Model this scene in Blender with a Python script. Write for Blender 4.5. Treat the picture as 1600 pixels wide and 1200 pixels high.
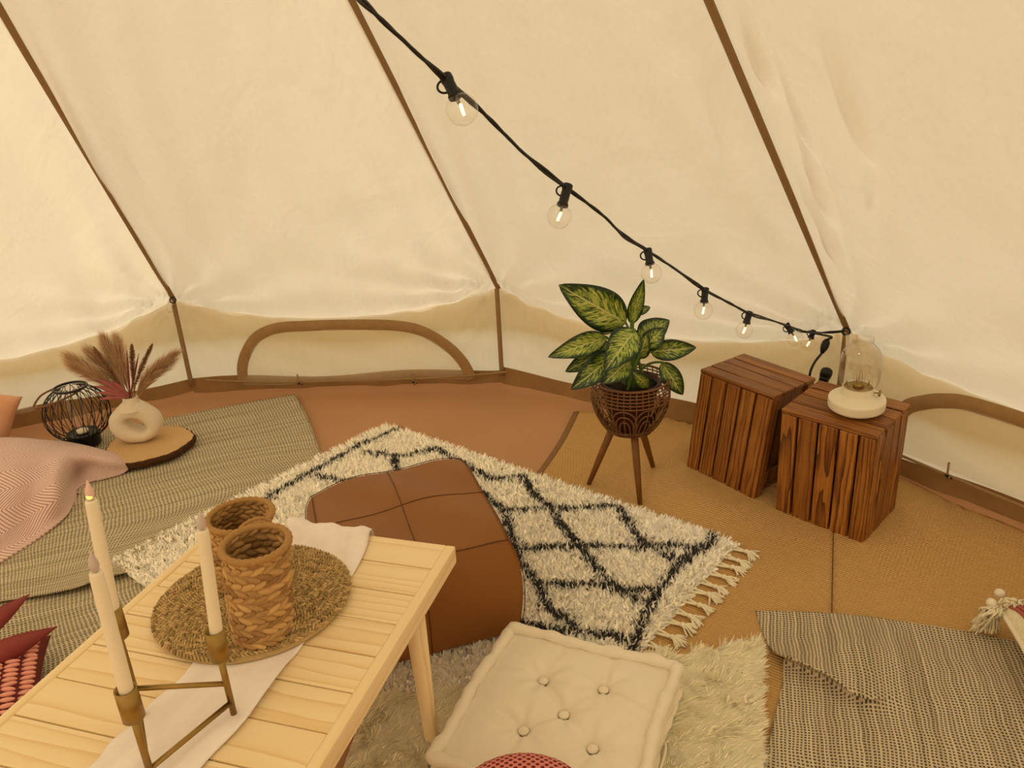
import bpy, bmesh, math, random
import numpy as np
from mathutils import Matrix, Vector
random.seed(7); rng = np.random.default_rng(7)
for o in list(bpy.data.objects): bpy.data.objects.remove(o)
S = bpy.context.scene; COL = S.collection
PI = math.pi
# ------------------------------------------------------------------ camera
F, PITCH, ROLL, H = 1250.0, 0.394, -0.053, 1.5          # focal length in pixels of the 1600x1200 photograph
fw = np.array([0, math.cos(PITCH), -math.sin(PITCH)]); r0 = np.array([1., 0, 0]); u0 = np.cross(r0, fw)
rt = math.cos(ROLL)*r0 + math.sin(ROLL)*u0; up = -math.sin(ROLL)*r0 + math.cos(ROLL)*u0
O = np.array([0, 0, H])
cd = bpy.data.cameras.new('camera'); cam = bpy.data.objects.new('camera', cd); COL.objects.link(cam)
cd.sensor_width = 36; cd.lens = 36*F/1600; cd.clip_start = 0.02
cam.matrix_world = Matrix(((rt[0], up[0], -fw[0], 0), (rt[1], up[1], -fw[1], 0), (rt[2], up[2], -fw[2], H), (0, 0, 0, 1)))
S.camera = cam
# ------------------------------------------------------------------ light: overcast day outside the canvas
w = bpy.data.worlds.new('sky'); S.world = w; w.use_nodes = True
bg = w.node_tree.nodes['Background']; bg.inputs[0].default_value = (1.0, 0.97, 0.92, 1); bg.inputs[1].default_value = 2.35
sd = bpy.data.lights.new('sun_offscreen', 'SUN'); sd.energy = 5.6; sd.angle = 0.3; sd.color = (1, .95, .86)
sun = bpy.data.objects.new('sun_offscreen', sd); COL.objects.link(sun); sun.location = (0, 0, 8); sun.rotation_euler = (math.radians(28), math.radians(-30), 0)
S.view_settings.view_transform = 'Standard'; S.view_settings.look = 'None'; S.view_settings.gamma = 1
S.view_settings.use_curve_mapping = False; S.view_settings.exposure = -1.03

def ray(x, y): return fw + rt*(x-800)/F - up*(y-600)/F
def atz(x, y, z=0.): d = ray(x, y); return O + d*(z-H)/d[2]
def atY(x, y, Y): d = ray(x, y); return O + d*Y/d[1]
def atd(x, y, dep): return O + ray(x, y)*dep
def atpl(x, y, p0, n): d = ray(x, y); return O + d*(((p0-O)@n)/(d@n))
def nrm(v): v = np.asarray(v, float); return v/max(np.linalg.norm(v), 1e-9)

# ------------------------------------------------------------------ node helpers
def lin(c): return tuple((x/12.92 if x <= .04045 else ((x+.055)/1.055)**2.4) for x in [k/255 for k in c])+(1,)
class NT:
    def __init__(s, name):
        s.m = bpy.data.materials.new(name); s.m.use_nodes = True; s.t = s.m.node_tree; s.t.nodes.clear()
        s.out = s.n('ShaderNodeOutputMaterial')
    def n(s, k, **kw):
        q = s.t.nodes.new(k)
        for a, b in kw.items(): setattr(q, a, b)
        return q
    def l(s, a, b): s.t.links.new(a, b)
    def put(s, sock, v):
        if hasattr(v, 'is_output'): s.l(v, sock)
        else: sock.default_value = v
    def math(s, op, a, b=0., c=0.):
        q = s.n('ShaderNodeMath', operation=op)
        for i, v in enumerate((a, b, c)): s.put(q.inputs[i], v)
        return q.outputs[0]
    def co(s, kind='Object', sc=(1, 1, 1), rot=(0, 0, 0), rand=False):
        c = s.n('ShaderNodeTexCoord').outputs[kind]
        if rand:
            oi = s.n('ShaderNodeObjectInfo'); v = s.n('ShaderNodeVectorMath', operation='SCALE')
            v.inputs[0].default_value = (7.3, 3.1, 5.7); s.l(oi.outputs['Random'], v.inputs['Scale'])
            a = s.n('ShaderNodeVectorMath', operation='ADD'); s.l(c, a.inputs[0]); s.l(v.outputs[0], a.inputs[1]); c = a.outputs[0]
        mp = s.n('ShaderNodeMapping'); s.l(c, mp.inputs[0]); mp.inputs['Scale'].default_value = sc; mp.inputs['Rotation'].default_value = rot
        return mp.outputs[0]
    def noise(s, v, scale=5., det=3., rough=.5, dist=0.):
        q = s.n('ShaderNodeTexNoise'); s.l(v, q.inputs['Vector']); q.inputs['Scale'].default_value = scale
        q.inputs['Detail'].default_value = det; q.inputs['Roughness'].default_value = rough; q.inputs['Distortion'].default_value = dist
        return q.outputs['Fac']
    def ramp(s, f, stops, interp='LINEAR'):
        q = s.n('ShaderNodeValToRGB'); q.color_ramp.interpolation = interp; e = q.color_ramp.elements
        while len(e) > 1: e.remove(e[-1])
        e[0].position = stops[0][0]; e[0].color = stops[0][1]
        for p, c in stops[1:]: k = e.new(p); k.color = c
        s.l(f, q.inputs[0]); return q.outputs[0]
    def mix(s, f, a, b, blend='MIX'):
        q = s.n('ShaderNodeMix', data_type='RGBA', blend_type=blend)
        s.put(q.inputs[0], f); s.put(q.inputs[6], a); s.put(q.inputs[7], b); return q.outputs[2]
    def bump(s, h, st=.3, d=.01):
        q = s.n('ShaderNodeBump'); q.inputs['Strength'].default_value = st; q.inputs['Distance'].default_value = d
        s.l(h, q.inputs['Height']); return q.outputs[0]
    def pbr(s, col, rough=.7, norm=None, metal=0., spec=.3, **kw):
        q = s.n('ShaderNodeBsdfPrincipled'); s.put(q.inputs['Base Color'], col); s.put(q.inputs['Roughness'], rough)
        q.inputs['Metallic'].default_value = metal; q.inputs['Specular IOR Level'].default_value = spec
        for k, v in kw.items(): s.put(q.inputs[k], v)
        if norm is not None: s.l(norm, q.inputs['Normal'])
        s.l(q.outputs[0], s.out.inputs[0]); return q
    def sep(s, v):
        q = s.n('ShaderNodeSeparateXYZ'); s.l(v, q.inputs[0]); return q.outputs
    def attr(s, name):
        return s.n('ShaderNodeAttribute', attribute_name=name)

def plain(name, col, rough=.6, metal=0., spec=.3, nz=0., nscale=40., bump=0., **kw):
    t = NT(name); c = lin(col)
    if nz or bump:
        f = t.noise(t.co('Object'), nscale, 4)
        cc = t.mix(f, tuple(x*(1-nz) for x in c[:3])+(1,), tuple(min(1, x*(1+nz)) for x in c[:3])+(1,))
        t.pbr(cc, rough, t.bump(f, bump, .004) if bump else None, metal, spec, **kw)
    else: t.pbr(c, rough, None, metal, spec, **kw)
    return t.m

def canvas_mat(name, dif, tra, fac=.55, clear=0., wr=.6):
    t = NT(name); co = t.co('Object')
    a = t.noise(co, 1.6, 3, .45, .8); b = t.noise(t.co('Object', (1, 1, .3)), 4, 3, .5, 1.6)
    weave = t.noise(co, 420, 2)
    h = t.math('ADD', t.math('MULTIPLY', a, 1.0), t.math('ADD', t.math('MULTIPLY', b, .5), t.math('MULTIPLY', weave, .02)))
    nm = t.bump(h, wr, .03)
    fine = t.noise(t.co('Object', (1, 1, .12)), 60, 5, .7)
    slub = t.math('MULTIPLY_ADD', fine, .12, .94)
    def sh(c):
        v = t.n('ShaderNodeVectorMath', operation='SCALE'); v.inputs[0].default_value = c; t.l(slub, v.inputs['Scale']); return v.outputs[0]
    d = t.n('ShaderNodeBsdfDiffuse'); t.l(sh(dif), d.inputs[0]); t.l(nm, d.inputs['Normal'])
    r = t.n('ShaderNodeBsdfTranslucent'); t.l(sh(tra), r.inputs[0]); t.l(nm, r.inputs['Normal'])
    m = t.n('ShaderNodeMixShader'); m.inputs[0].default_value = fac; t.l(d.outputs[0], m.inputs[1]); t.l(r.outputs[0], m.inputs[2])
    o = m.outputs[0]
    if clear:
        tp = t.n('ShaderNodeBsdfTransparent'); m2 = t.n('ShaderNodeMixShader'); m2.inputs[0].default_value = clear
        t.l(o, m2.inputs[1]); t.l(tp.outputs[0], m2.inputs[2]); o = m2.outputs[0]
    t.l(o, t.out.inputs[0]); return t.m

def ringwood(t, axis, stretch, scale, off, dist=2.0):
    """growth rings round an axis a little outside the board, so faces show cathedral grain"""
    c = t.n('ShaderNodeTexCoord').outputs['Object']; r = t.n('ShaderNodeObjectInfo').outputs['Random']
    q = t.sep(c); k = [q[0], q[1], q[2]]; o = [i for i in range(3) if i != axis]
    r2 = t.math('FRACT', t.math('MULTIPLY', r, 17.3)); r3 = t.math('FRACT', t.math('MULTIPLY', r, 41.7))
    L = t.math('ADD', t.math('MULTIPLY', k[axis], stretch), t.math('MULTIPLY', r, 9.))
    cb = t.n('ShaderNodeCombineXYZ'); t.l(L, cb.inputs[0])
    a = t.math('ADD', k[o[0]], t.math('MULTIPLY', t.math('SUBTRACT', r2, .5), off)); b = t.math('ADD', k[o[1]], t.math('MULTIPLY', t.math('SUBTRACT', r3, .5), off))
    t.l(t.math('MULTIPLY', a, 14.), cb.inputs[1]); t.l(t.math('MULTIPLY', b, 14.), cb.inputs[2])
    nz = t.noise(cb.outputs[0], 1.0, 3, .5)
    d = t.math('SQRT', t.math('ADD', t.math('MULTIPLY', a, a), t.math('MULTIPLY', b, b)))
    d = t.math('ADD', d, t.math('MULTIPLY', t.math('SUBTRACT', nz, .5), .035*dist))
    w_ = t.math('FRACT', t.math('MULTIPLY', d, scale))
    sc = [90., 90., 90.]; sc[axis] = 4.
    f = t.noise(t.co('Object', tuple(sc), rand=True), 1.6, 4, .65)
    return w_, f, r
def wood_stain():
    t = NT('stained_wood'); w_, f, r = ringwood(t, 2, 2.0, 105., .16, 1.2); n2 = t.noise(t.co('Object', rand=True), 9, 3)
    g = t.math('ADD', t.math('MULTIPLY', t.math('POWER', w_, 2.6), .42), t.math('MULTIPLY', f, .80))
    g = t.math('ADD', g, t.math('MULTIPLY', t.math('SUBTRACT', n2, .5), .25))
    col = t.ramp(g, [(.25, lin((192, 132, 60))), (.48, lin((160, 101, 40))), (.68, lin((110, 63, 23))), (.95, lin((50, 26, 10)))])
    col = t.mix(t.math('MULTIPLY', t.math('FRACT', t.math('MULTIPLY', r, 5.3)), .55), col, lin((98, 55, 18)))
    t.pbr(col, .45, t.bump(g, .3, .002), spec=.35); return t.m
def wood_pine(axis=0, name='pine'):
    t = NT(name); w_, f, r = ringwood(t, axis, 1.7, 44., .12, 1.3)
    g = t.math('ADD', t.math('MULTIPLY', t.math('POWER', w_, 2.5), .55), t.math('MULTIPLY', f, .35))
    col = t.ramp(g, [(.12, lin((250, 228, 184))), (.45, lin((245, 218, 168))), (.9, lin((228, 188, 128)))])
    t.pbr(col, .42, t.bump(g, .06, .002), spec=.35); return t.m
def weave_mat(name, nu, nv, cream, dark, mid, slub=.35, jit=1.0):
    t = NT(name); uv = t.n('ShaderNodeTexCoord').outputs['UV']
    nz = t.n('ShaderNodeTexNoise'); t.l(uv, nz.inputs['Vector']); nz.inputs['Scale'].default_value = 9; nz.inputs['Detail'].default_value = 3
    q = t.sep(uv)
    wob = t.math('MULTIPLY', t.math('SUBTRACT', nz.outputs['Fac'], .5), .02*jit)
    u = t.math('ADD', q[0], wob); v = t.math('ADD', q[1], wob)
    su = t.math('SINE', t.math('MULTIPLY', u, nu*2*PI)); su2 = t.math('SINE', t.math('MULTIPLY', u, nu*.5*2*PI))
    sv = t.math('SINE', t.math('MULTIPLY', v, nv*2*PI))
    st = t.noise(t.co('UV', (nu*.9, 3, 1)), 1.0, 2)
    a = t.math('ADD', t.math('ADD', su, t.math('MULTIPLY', su2, .35)), t.math('MULTIPLY', t.math('SUBTRACT', st, .5), 3*slub))
    hole = t.math('MINIMUM', t.math('MULTIPLY', a, 1.0), t.math('MULTIPLY_ADD', sv, 1.4, .2))
    f = t.n('ShaderNodeMapRange'); t.l(hole, f.inputs[0]); f.inputs[1].default_value = -.5; f.inputs[2].default_value = .25
    col = t.mix(f.outputs[0], lin(cream), lin(dark))
    big = t.noise(t.co('UV', (60, 4, 1)), 1.0, 4)
    col = t.mix(t.math('MULTIPLY', big, .5), col, lin(mid)); col = t.mix(1.0, col, t.ramp(t.noise(t.co('UV', (55, 1.6, 1)), 1.0, 3), [(.3, (.72, .70, .66, 1)), (.6, (1, 1, 1, 1))]), 'MULTIPLY')
    h = t.math('SUBTRACT', 1.0, f.outputs[0])
    t.pbr(col, .92, t.bump(h, .6, .004), spec=.1); return t.m
def herring():
    t = NT('herringbone'); q = t.sep(t.n('ShaderNodeTexCoord').outputs['UV'])
    z = t.math('ABSOLUTE', t.math('SUBTRACT', t.math('FRACT', t.math('MULTIPLY', q[0], 6.5)), .5))
    f = t.math('FRACT', t.math('ADD', t.math('MULTIPLY', q[1], 75.), t.math('MULTIPLY', z, 11.5)))
    k = t.math('SMOOTH_MIN', t.math('MULTIPLY', t.math('ABSOLUTE', t.math('SUBTRACT', f, .5)), 4.), 1., .3)
    col = t.mix(k, lin((164, 104, 98)), lin((238, 208, 198)))
    t.pbr(col, .9, t.bump(k, .5, .004), spec=.1, **{'Sheen Weight': .3}); return t.m
def mat_rib():
    t = NT('ribbed_mat'); v = t.co('Object', rot=(0, 0, .62)); q = t.sep(v)
    s1 = t.math('SINE', t.math('MULTIPLY', q[1], 2*PI/.0095)); s2 = t.math('SINE', t.math('MULTIPLY', q[0], 2*PI/.011))
    n = t.noise(t.co('Object'), 3, 3); fine = t.noise(t.co('Object'), 260, 3)
    h = t.math('ADD', s1, t.math('MULTIPLY', s2, t.math('MULTIPLY', s1, .5)))
    f = t.math('MULTIPLY_ADD', fine, .35, .36)
    col = t.ramp(f, [(.2, lin((176, 132, 78))), (.55, lin((214, 172, 112))), (.9, lin((226, 188, 130)))])
    col = t.mix(t.math('MULTIPLY', n, .35), col, lin((202, 158, 98)))
    t.pbr(col, .8, t.bump(h, .6, .004), spec=.2); return t.m
def leather():
    t = NT('tan_leather'); n = t.noise(t.co('Object'), 4, 4); f = t.noise(t.co('Object'), 170, 4, .7); m = t.noise(t.co('Object'), 14, 4)
    col = t.mix(n, lin((130, 81, 31)), lin((155, 100, 45)))
    h = t.math('ADD', t.math('MULTIPLY', f, .25), t.math('MULTIPLY', m, .9))
    t.pbr(col, .5, t.bump(h, .25, .01), spec=.35); return t.m
def leaf_mat():
    t = NT('variegated_leaf'); uv = t.n('ShaderNodeTexCoord').outputs['UV']; q = t.sep(uv)   # u along, v across -1..1 mapped 0..1
    a = t.math('ABSOLUTE', t.math('MULTIPLY', t.math('SUBTRACT', q[1], .5), 2.))
    cb = t.n('ShaderNodeCombineXYZ'); ang = t.math('SUBTRACT', q[0], t.math('MULTIPLY', a, .32))
    rnd = t.n('ShaderNodeObjectInfo').outputs['Random']
    t.l(t.math('MULTIPLY', ang, 24.), cb.inputs[0]); t.l(t.math('MULTIPLY', q[1], 4.), cb.inputs[1]); t.l(t.math('MULTIPLY', rnd, 40.), cb.inputs[2])
    n = t.noise(cb.outputs[0], 1.5, 4, .7, .6)
    edge = t.math('MULTIPLY', t.math('POWER', a, 5.0), .34)
    tip = t.math('MULTIPLY', t.math('POWER', q[0], 6.), .2)
    f = t.math('SUBTRACT', t.math('SUBTRACT', t.math('ADD', n, t.math('MULTIPLY', rnd, .06)), edge), tip)
    col = t.ramp(f, [(.43, lin((20, 44, 14))), (.475, lin((46, 80, 24))), (.525, lin((140, 162, 60))), (.68, lin((208, 206, 116)))])
    mid = t.math('LESS_THAN', a, .045)
    col = t.mix(mid, col, lin((196, 196, 120)))
    t.pbr(col, .35, t.bump(n, .15, .004), spec=.45); return t.m
def glassy(name, tint=(1, 1, 1, 1), ior=1.45, rough=.02):
    t = NT(name); lw = t.n('ShaderNodeLayerWeight'); fr = t.math('MULTIPLY_ADD', t.math('POWER', lw.outputs['Facing'], 4.), .6, .05)
    a = t.n('ShaderNodeBsdfTransparent'); a.inputs[0].default_value = tint
    g = t.n('ShaderNodeBsdfGlossy'); g.inputs['Roughness'].default_value = rough
    m = t.n('ShaderNodeMixShader'); t.l(fr, m.inputs[0]); t.l(a.outputs[0], m.inputs[1]); t.l(g.outputs[0], m.inputs[2])
    t.l(m.outputs[0], t.out.inputs[0]); return t.m
def emit(name, col, st):
    t = NT(name); e = t.n('ShaderNodeEmission'); e.inputs[0].default_value = col; e.inputs[1].default_value = st
    t.l(e.outputs[0], t.out.inputs[0]); return t.m
def pile_mat(name, upw=.75):
    """yarn and hair: each thin ribbon scatters light like a round fibre standing in the pile"""
    t = NT(name); a = t.attr('col').outputs['Color']; g = t.n('ShaderNodeNewGeometry').outputs['Normal']
    v = t.n('ShaderNodeVectorMath', operation='SCALE'); t.l(g, v.inputs[0]); v.inputs['Scale'].default_value = 1-upw
    p = t.n('ShaderNodeVectorMath', operation='ADD'); t.l(v.outputs[0], p.inputs[0]); p.inputs[1].default_value = (0, 0, upw)
    nn = t.n('ShaderNodeVectorMath', operation='NORMALIZE'); t.l(p.outputs[0], nn.inputs[0])
    f = t.n('ShaderNodeVectorMath', operation='SCALE'); t.l(nn.outputs[0], f.inputs[0]); f.inputs['Scale'].default_value = -1
    d = t.n('ShaderNodeBsdfDiffuse'); t.l(a, d.inputs[0]); t.l(nn.outputs[0], d.inputs['Normal'])
    b = t.n('ShaderNodeBsdfTranslucent'); t.l(a, b.inputs[0]); t.l(f.outputs[0], b.inputs['Normal'])
    m = t.n('ShaderNodeAddShader'); t.l(d.outputs[0], m.inputs[0]); t.l(b.outputs[0], m.inputs[1]); t.l(m.outputs[0], t.out.inputs[0]); return t.m
def fibre(name, c0, c1, sc=60):
    t = NT(name); a = t.attr('tone'); n = t.noise(t.co('Object'), sc, 4, .7)
    f = t.math('ADD', t.math('MULTIPLY', a.outputs['Fac'], .7), t.math('MULTIPLY', n, .4))
    t.pbr(t.mix(f, lin(c0), lin(c1)), .7, t.bump(n, .3, .003), spec=.25); return t.m
def slice_mat():
    t = NT('cut_wood'); p = t.co('Object'); n = t.noise(p, 9, 4, .6)
    r = t.n('ShaderNodeTexWave', wave_type='RINGS', rings_direction='Z'); t.l(p, r.inputs[0]); r.inputs['Scale'].default_value = 26
    r.inputs['Distortion'].default_value = 3.5; r.inputs['Detail'].default_value = 3
    col = t.mix(t.math('MULTIPLY', r.outputs['Fac'], .4), lin((220, 184, 134)), lin((184, 140, 92)))
    col = t.mix(t.math('MULTIPLY', n, .5), col, lin((200, 160, 108)))
    t.pbr(col, .75, t.bump(n, .2, .004)); return t.m
def loops_dots():
    t = NT('dotted_pink_knit'); v = t.n('ShaderNodeTexVoronoi'); v.inputs['Randomness'].default_value = 0.05
    t.l(t.co('UV', (26, 26, 1), (0, 0, .78)), v.inputs[0]); v.inputs['Scale'].default_value = 1.
    f = t.n('ShaderNodeMapRange'); t.l(v.outputs['Distance'], f.inputs[0]); f.inputs[1].default_value = .26; f.inputs[2].default_value = .36
    t.pbr(t.mix(f.outputs[0], lin((120, 46, 44)), lin((226, 140, 132))), .85, t.bump(f.outputs[0], .8, .006), spec=.1); return t.m

MT = dict(
    roof=canvas_mat('roof_canvas', (.90, .82, .66), (.88, .74, .50), .55),
    wall=canvas_mat('wall_canvas', (.90, .82, .66), (.88, .74, .50), .60, wr=.45),
    val=canvas_mat('valance_canvas', (.90, .82, .66), (.88, .74, .50), .55),
    flap=canvas_mat('window_flap_canvas', (.90, .82, .66), (.88, .74, .50), .6, clear=.55, wr=.5),
    tape=plain('seam_tape', (154, 124, 84), .8, nz=.15), band=plain('window_band', (164, 130, 86), .8, nz=.2, nscale=30, bump=.3),
    mud=plain('mud_strip', (158, 122, 78), .75, nz=.25, nscale=12, bump=.5), ground=plain('grass', (134, 126, 86), .95, nz=.4, nscale=3),
    sheet=plain('groundsheet', (192, 144, 106), .6, nz=.1, nscale=2.5, bump=.6, spec=.25),
    mat=mat_rib(), matedge=plain('mat_binding', (140, 104, 66), .85, nz=.15), stain=wood_stain(),
    pine=wood_pine(), pinev=wood_pine(2, 'pine_leg'), leather=leather(), thread=plain('leather_seam', (88, 50, 20), .6),
    blanket=weave_mat('woven_blanket', 112., 118., (228, 212, 182), (52, 44, 40), (178, 160, 136)),
    blanket2=weave_mat('woven_blanket_fine', 100., 88., (226, 212, 180), (84, 74, 62), (188, 174, 146)),
    herring=herring(), cotton=plain('white_cotton', (238, 228, 208), .9, nz=.03, nscale=30, bump=.25, spec=.15),
    runner=plain('runner_gauze', (252, 240, 234), .9, nz=.05, nscale=60, bump=.3, spec=.1), brass=plain('brushed_brass', (158, 130, 74), .40, 1.0, .5, nz=.12, nscale=50),
    wax=plain('candle_wax', (242, 230, 206), .5, spec=.3), flame=plain('flame_tip', (236, 200, 190), .4), glow=emit('lit_tip', (1, .72, .15, 1), 3.0), flame2=plain('flame_tip_off', (206, 190, 184), .4),
    hyac=fibre('water_hyacinth', (120, 80, 40), (222, 180, 120), 45), sea=fibre('seagrass', (120, 94, 54), (222, 190, 132), 70), rim=fibre('rope', (160, 118, 66), (222, 180, 118), 120),
    leaf=leaf_mat(), stem=plain('green_stem', (96, 122, 52), .5, nz=.3), soil=plain('soil', (40, 28, 18), .95, nz=.4, bump=.6),
    rattan=plain('rattan', (122, 84, 52), .5, nz=.2, nscale=90), legwood=plain('walnut_leg', (122, 78, 36), .5, nz=.25, nscale=30), inpot=plain('inner_pot', (70, 32, 18), .5),
    blk=plain('black_rubber', (16, 14, 12), .5, spec=.4), blkm=plain('black_metal', (14, 12, 12), .4, spec=.5),
    bulb=glassy('bulb_glass', (1, .99, .96, 1), 1.4), fil=emit('filament', (1, .55, .12, 1), 30.), glass=glassy('lamp_glass', (.99, .985, .97, 1), 1.5),
    ivory=plain('ivory_enamel', (232, 222, 196), .45, spec=.4), ceramic=plain('matt_ceramic', (228, 214, 192), .8, nz=.04, nscale=150, bump=.1),
    slice=slice_mat(), bark=plain('bark', (74, 46, 24), .95, nz=.5, nscale=50, bump=1.0), pampas=fibre('pampas', (172, 128, 92), (228, 194, 154), 30), bunny=fibre('grass_head', (124, 84, 58), (190, 146, 108), 40),
    redleaf=plain('dyed_palm', (172, 100, 102), .6, nz=.25, nscale=25), plum=plain('plum_leaf', (142, 62, 58), .6, nz=.25, nscale=25),
    peach=plain('peach_cushion', (226, 168, 132), .9, nz=.08, nscale=60, bump=.3), coral=plain('coral_yarn', (238, 166, 148), .9, nz=.15, nscale=60, bump=.4), maroon=plain('maroon_cloth', (112, 46, 42), .9, nz=.2),
    dots=loops_dots(), yarn=plain('cream_yarn', (244, 232, 204), .95, nz=.15, nscale=120, bump=.5), pinkyarn=plain('pink_yarn', (176, 100, 84), .95, nz=.2, nscale=60, bump=.5),
    shag=pile_mat('shag_pile'), fur=pile_mat('faux_fur'), backing=plain('rug_backing', (236, 224, 196), .95), grey=plain('grey_plastic', (120, 118, 112), .4), steel=plain('steel', (150, 140, 120), .35, .9),
)

# ------------------------------------------------------------------ mesh helpers
def mesh(name, V, Fc, smooth=True, uv=None):
    me = bpy.data.meshes.new(name); me.from_pydata([tuple(map(float, v)) for v in V], [], [tuple(map(int, f)) for f in Fc]); me.update()
    if smooth: me.polygons.foreach_set('use_smooth', [True]*len(me.polygons))
    if uv is not None:
        l = me.uv_layers.new(name='UVMap'); idx = np.empty(len(me.loops), int); me.loops.foreach_get('vertex_index', idx)
        l.data.foreach_set('uv', np.asarray(uv, float)[idx].ravel())
    return me
def link(name, me, m=None, parent=None, loc=None, rot=None):
    o = bpy.data.objects.new(name, me); COL.objects.link(o)
    if m is not None and me is not None and not me.materials: me.materials.append(MT[m])
    if parent is not None: o.parent = parent
    if loc is not None: o.location = tuple(map(float, loc))
    if rot is not None: o.rotation_euler = rot
    return o
def obj(name, VF, m, parent=None, smooth=True, loc=None, rot=None, uv=None):
    V, Fc = VF[0], VF[1]
    if uv is None and len(VF) > 2: uv = VF[2]
    return link(name, mesh(name, V, Fc, smooth, uv), m, parent, loc, rot)
def tag(o, label, cat, group=None):
    o['label'] = label; o['category'] = cat
    if group: o['group'] = group
    return o
def thing(name, loc, label, cat, group=None, rot=None):
    o = bpy.data.objects.new(name, None); COL.objects.link(o); o.empty_display_size = .05; o.location = tuple(map(float, loc))
    if rot is not None: o.rotation_euler = rot
    return tag(o, label, cat, group)
def struct(o, label=None):
    o['kind'] = 'structure'
    if label: o['label'] = label; 
    return o
def join(*parts):
    V = []; Fc = []
    for p in parts:
        n = len(V); V += [tuple(v) for v in p[0]]; Fc += [tuple(i+n for i in f) for f in p[1]]
    return V, Fc
def xf(VF, M=None, t=(0, 0, 0)):
    V = np.asarray(VF[0], float)
    if M is not None: V = V @ np.asarray(M).T
    return (V+np.asarray(t), VF[1]) + tuple(VF[2:])
def bbox(sx, sy, sz, b=.004, seg=1):
    bm = bmesh.new(); bmesh.ops.create_cube(bm, size=1)
    for v in bm.verts: v.co.x *= sx; v.co.y *= sy; v.co.z *= sz
    if b: bmesh.ops.bevel(bm, geom=bm.edges[:], offset=b, segments=seg, affect='EDGES', profile=.6)
    V = [tuple(v.co) for v in bm.verts]; bm.verts.index_update(); Fc = [[v.index for v in f.verts] for f in bm.faces]; bm.free(); return V, Fc
def frames(P):
    P = np.asarray(P, float); T = np.gradient(P, axis=0); T /= np.maximum(np.linalg.norm(T, axis=1), 1e-9)[:, None]
    a = np.array([0, 0, 1.]) if abs(T[0][2]) < .9 else np.array([1., 0, 0]); N = [nrm(np.cross(T[0], a))]
    for i in range(1, len(P)):
        n = N[-1]-T[i]*(N[-1]@T[i]); N.append(nrm(n))
    N = np.array(N); return P, T, N, np.cross(T, N)
def tube(P, r, n=8, cap=True, closed=False):
    P, T, N, B = frames(P); m = len(P); r = np.broadcast_to(np.asarray(r, float), (m,)); V = []; Fc = []
    for i in range(m):
        for k in range(n):
            a = 2*PI*k/n; V.append(P[i]+r[i]*(math.cos(a)*N[i]+math.sin(a)*B[i]))
    for i in range(m-1 if not closed else m):
        j = (i+1) % m
        for k in range(n): Fc.append((i*n+k, i*n+(k+1) % n, j*n+(k+1) % n, j*n+k))
    if cap and not closed: Fc.append(tuple(range(n))[::-1]); Fc.append(tuple((m-1)*n+k for k in range(n)))
    return V, Fc
def lathe(prof, n=32, closed=False):
    V = []; Fc = []; m = len(prof)
    for (r, z) in prof:
        for k in range(n): a = 2*PI*k/n; V.append((r*math.cos(a), r*math.sin(a), z))
    for i in range(m-1):
        for k in range(n): Fc.append((i*n+k, i*n+(k+1) % n, (i+1)*n+(k+1) % n, (i+1)*n+k))
    if prof[0][0] > 1e-6 and not closed: Fc.append(tuple(range(n))[::-1])
    if prof[-1][0] > 1e-6 and not closed: Fc.append(tuple((m-1)*n+k for k in range(n)))
    return V, Fc
def ell(rx, ry, rz, n=10, m=6):
    return xf(lathe([(max(1e-4, math.sin(PI*i/m)), -math.cos(PI*i/m)) for i in range(m+1)], n), np.diag([rx, ry, rz]))
def smooth_path(P, k=8):
    P = np.asarray(P, float); n = len(P); out = []
    for i in range(n-1):
        p0, p1, p2, p3 = P[max(i-1, 0)], P[i], P[i+1], P[min(i+2, n-1)]
        for j in range(k):
            t = j/k; out.append(.5*((2*p1)+(-p0+p2)*t+(2*p0-5*p1+4*p2-p3)*t*t+(-p0+3*p1-3*p2+p3)*t**3))
    out.append(P[-1]); return np.array(out)
def gridm(P, uv=None):
    """P array [nu, nv, 3] -> mesh data"""
    nu, nv = P.shape[:2]; V = P.reshape(-1, 3)
    i, j = np.meshgrid(np.arange(nu-1), np.arange(nv-1), indexing='ij'); a = (i*nv+j).ravel()
    Fc = np.stack([a, a+nv, a+nv+1, a+1], 1)
    return (V, Fc, uv.reshape(-1, 2)) if uv is not None else (V, Fc)
def patch(C, k=10):
    C = np.asarray(C, float); A = np.stack([smooth_path(C[i], k) for i in range(C.shape[0])]); return np.stack([smooth_path(A[:, j], k) for j in range(A.shape[1])], 1)
def arc_uv(P):
    du = np.concatenate([[0], np.cumsum(np.linalg.norm(np.diff(P.mean(1), axis=0), axis=1))]); dv = np.concatenate([[0], np.cumsum(np.linalg.norm(np.diff(P.mean(0), axis=0), axis=1))])
    return np.stack(np.meshgrid(du, dv, indexing='ij'), -1)
def solid(o, th=.004, off=-1):
    md = o.modifiers.new('thickness', 'SOLIDIFY'); md.thickness = th; md.offset = off; return o
def lookm(z, x=None):
    z = nrm(z); a = np.array([0, 0, 1.]) if x is None else np.asarray(x, float)
    if abs(z@nrm(a)) > .98: a = np.array([1., 0, 0])
    xx = nrm(a-z*(a@z)); y = np.cross(z, xx); return np.stack([xx, y, z], 1)
def scatter(tv, tf, mats, locs, tone=None):
    tv = np.asarray(tv, float); N = len(mats); V = np.einsum('nij,kj->nki', np.asarray(mats), tv)+np.asarray(locs)[:, None, :]
    k = len(tv); Fc = [tuple(int(x)+i*k for x in f) for i in range(N) for f in tf]
    return V.reshape(-1, 3), Fc, (np.repeat(tone, k) if tone is not None else None)
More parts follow.
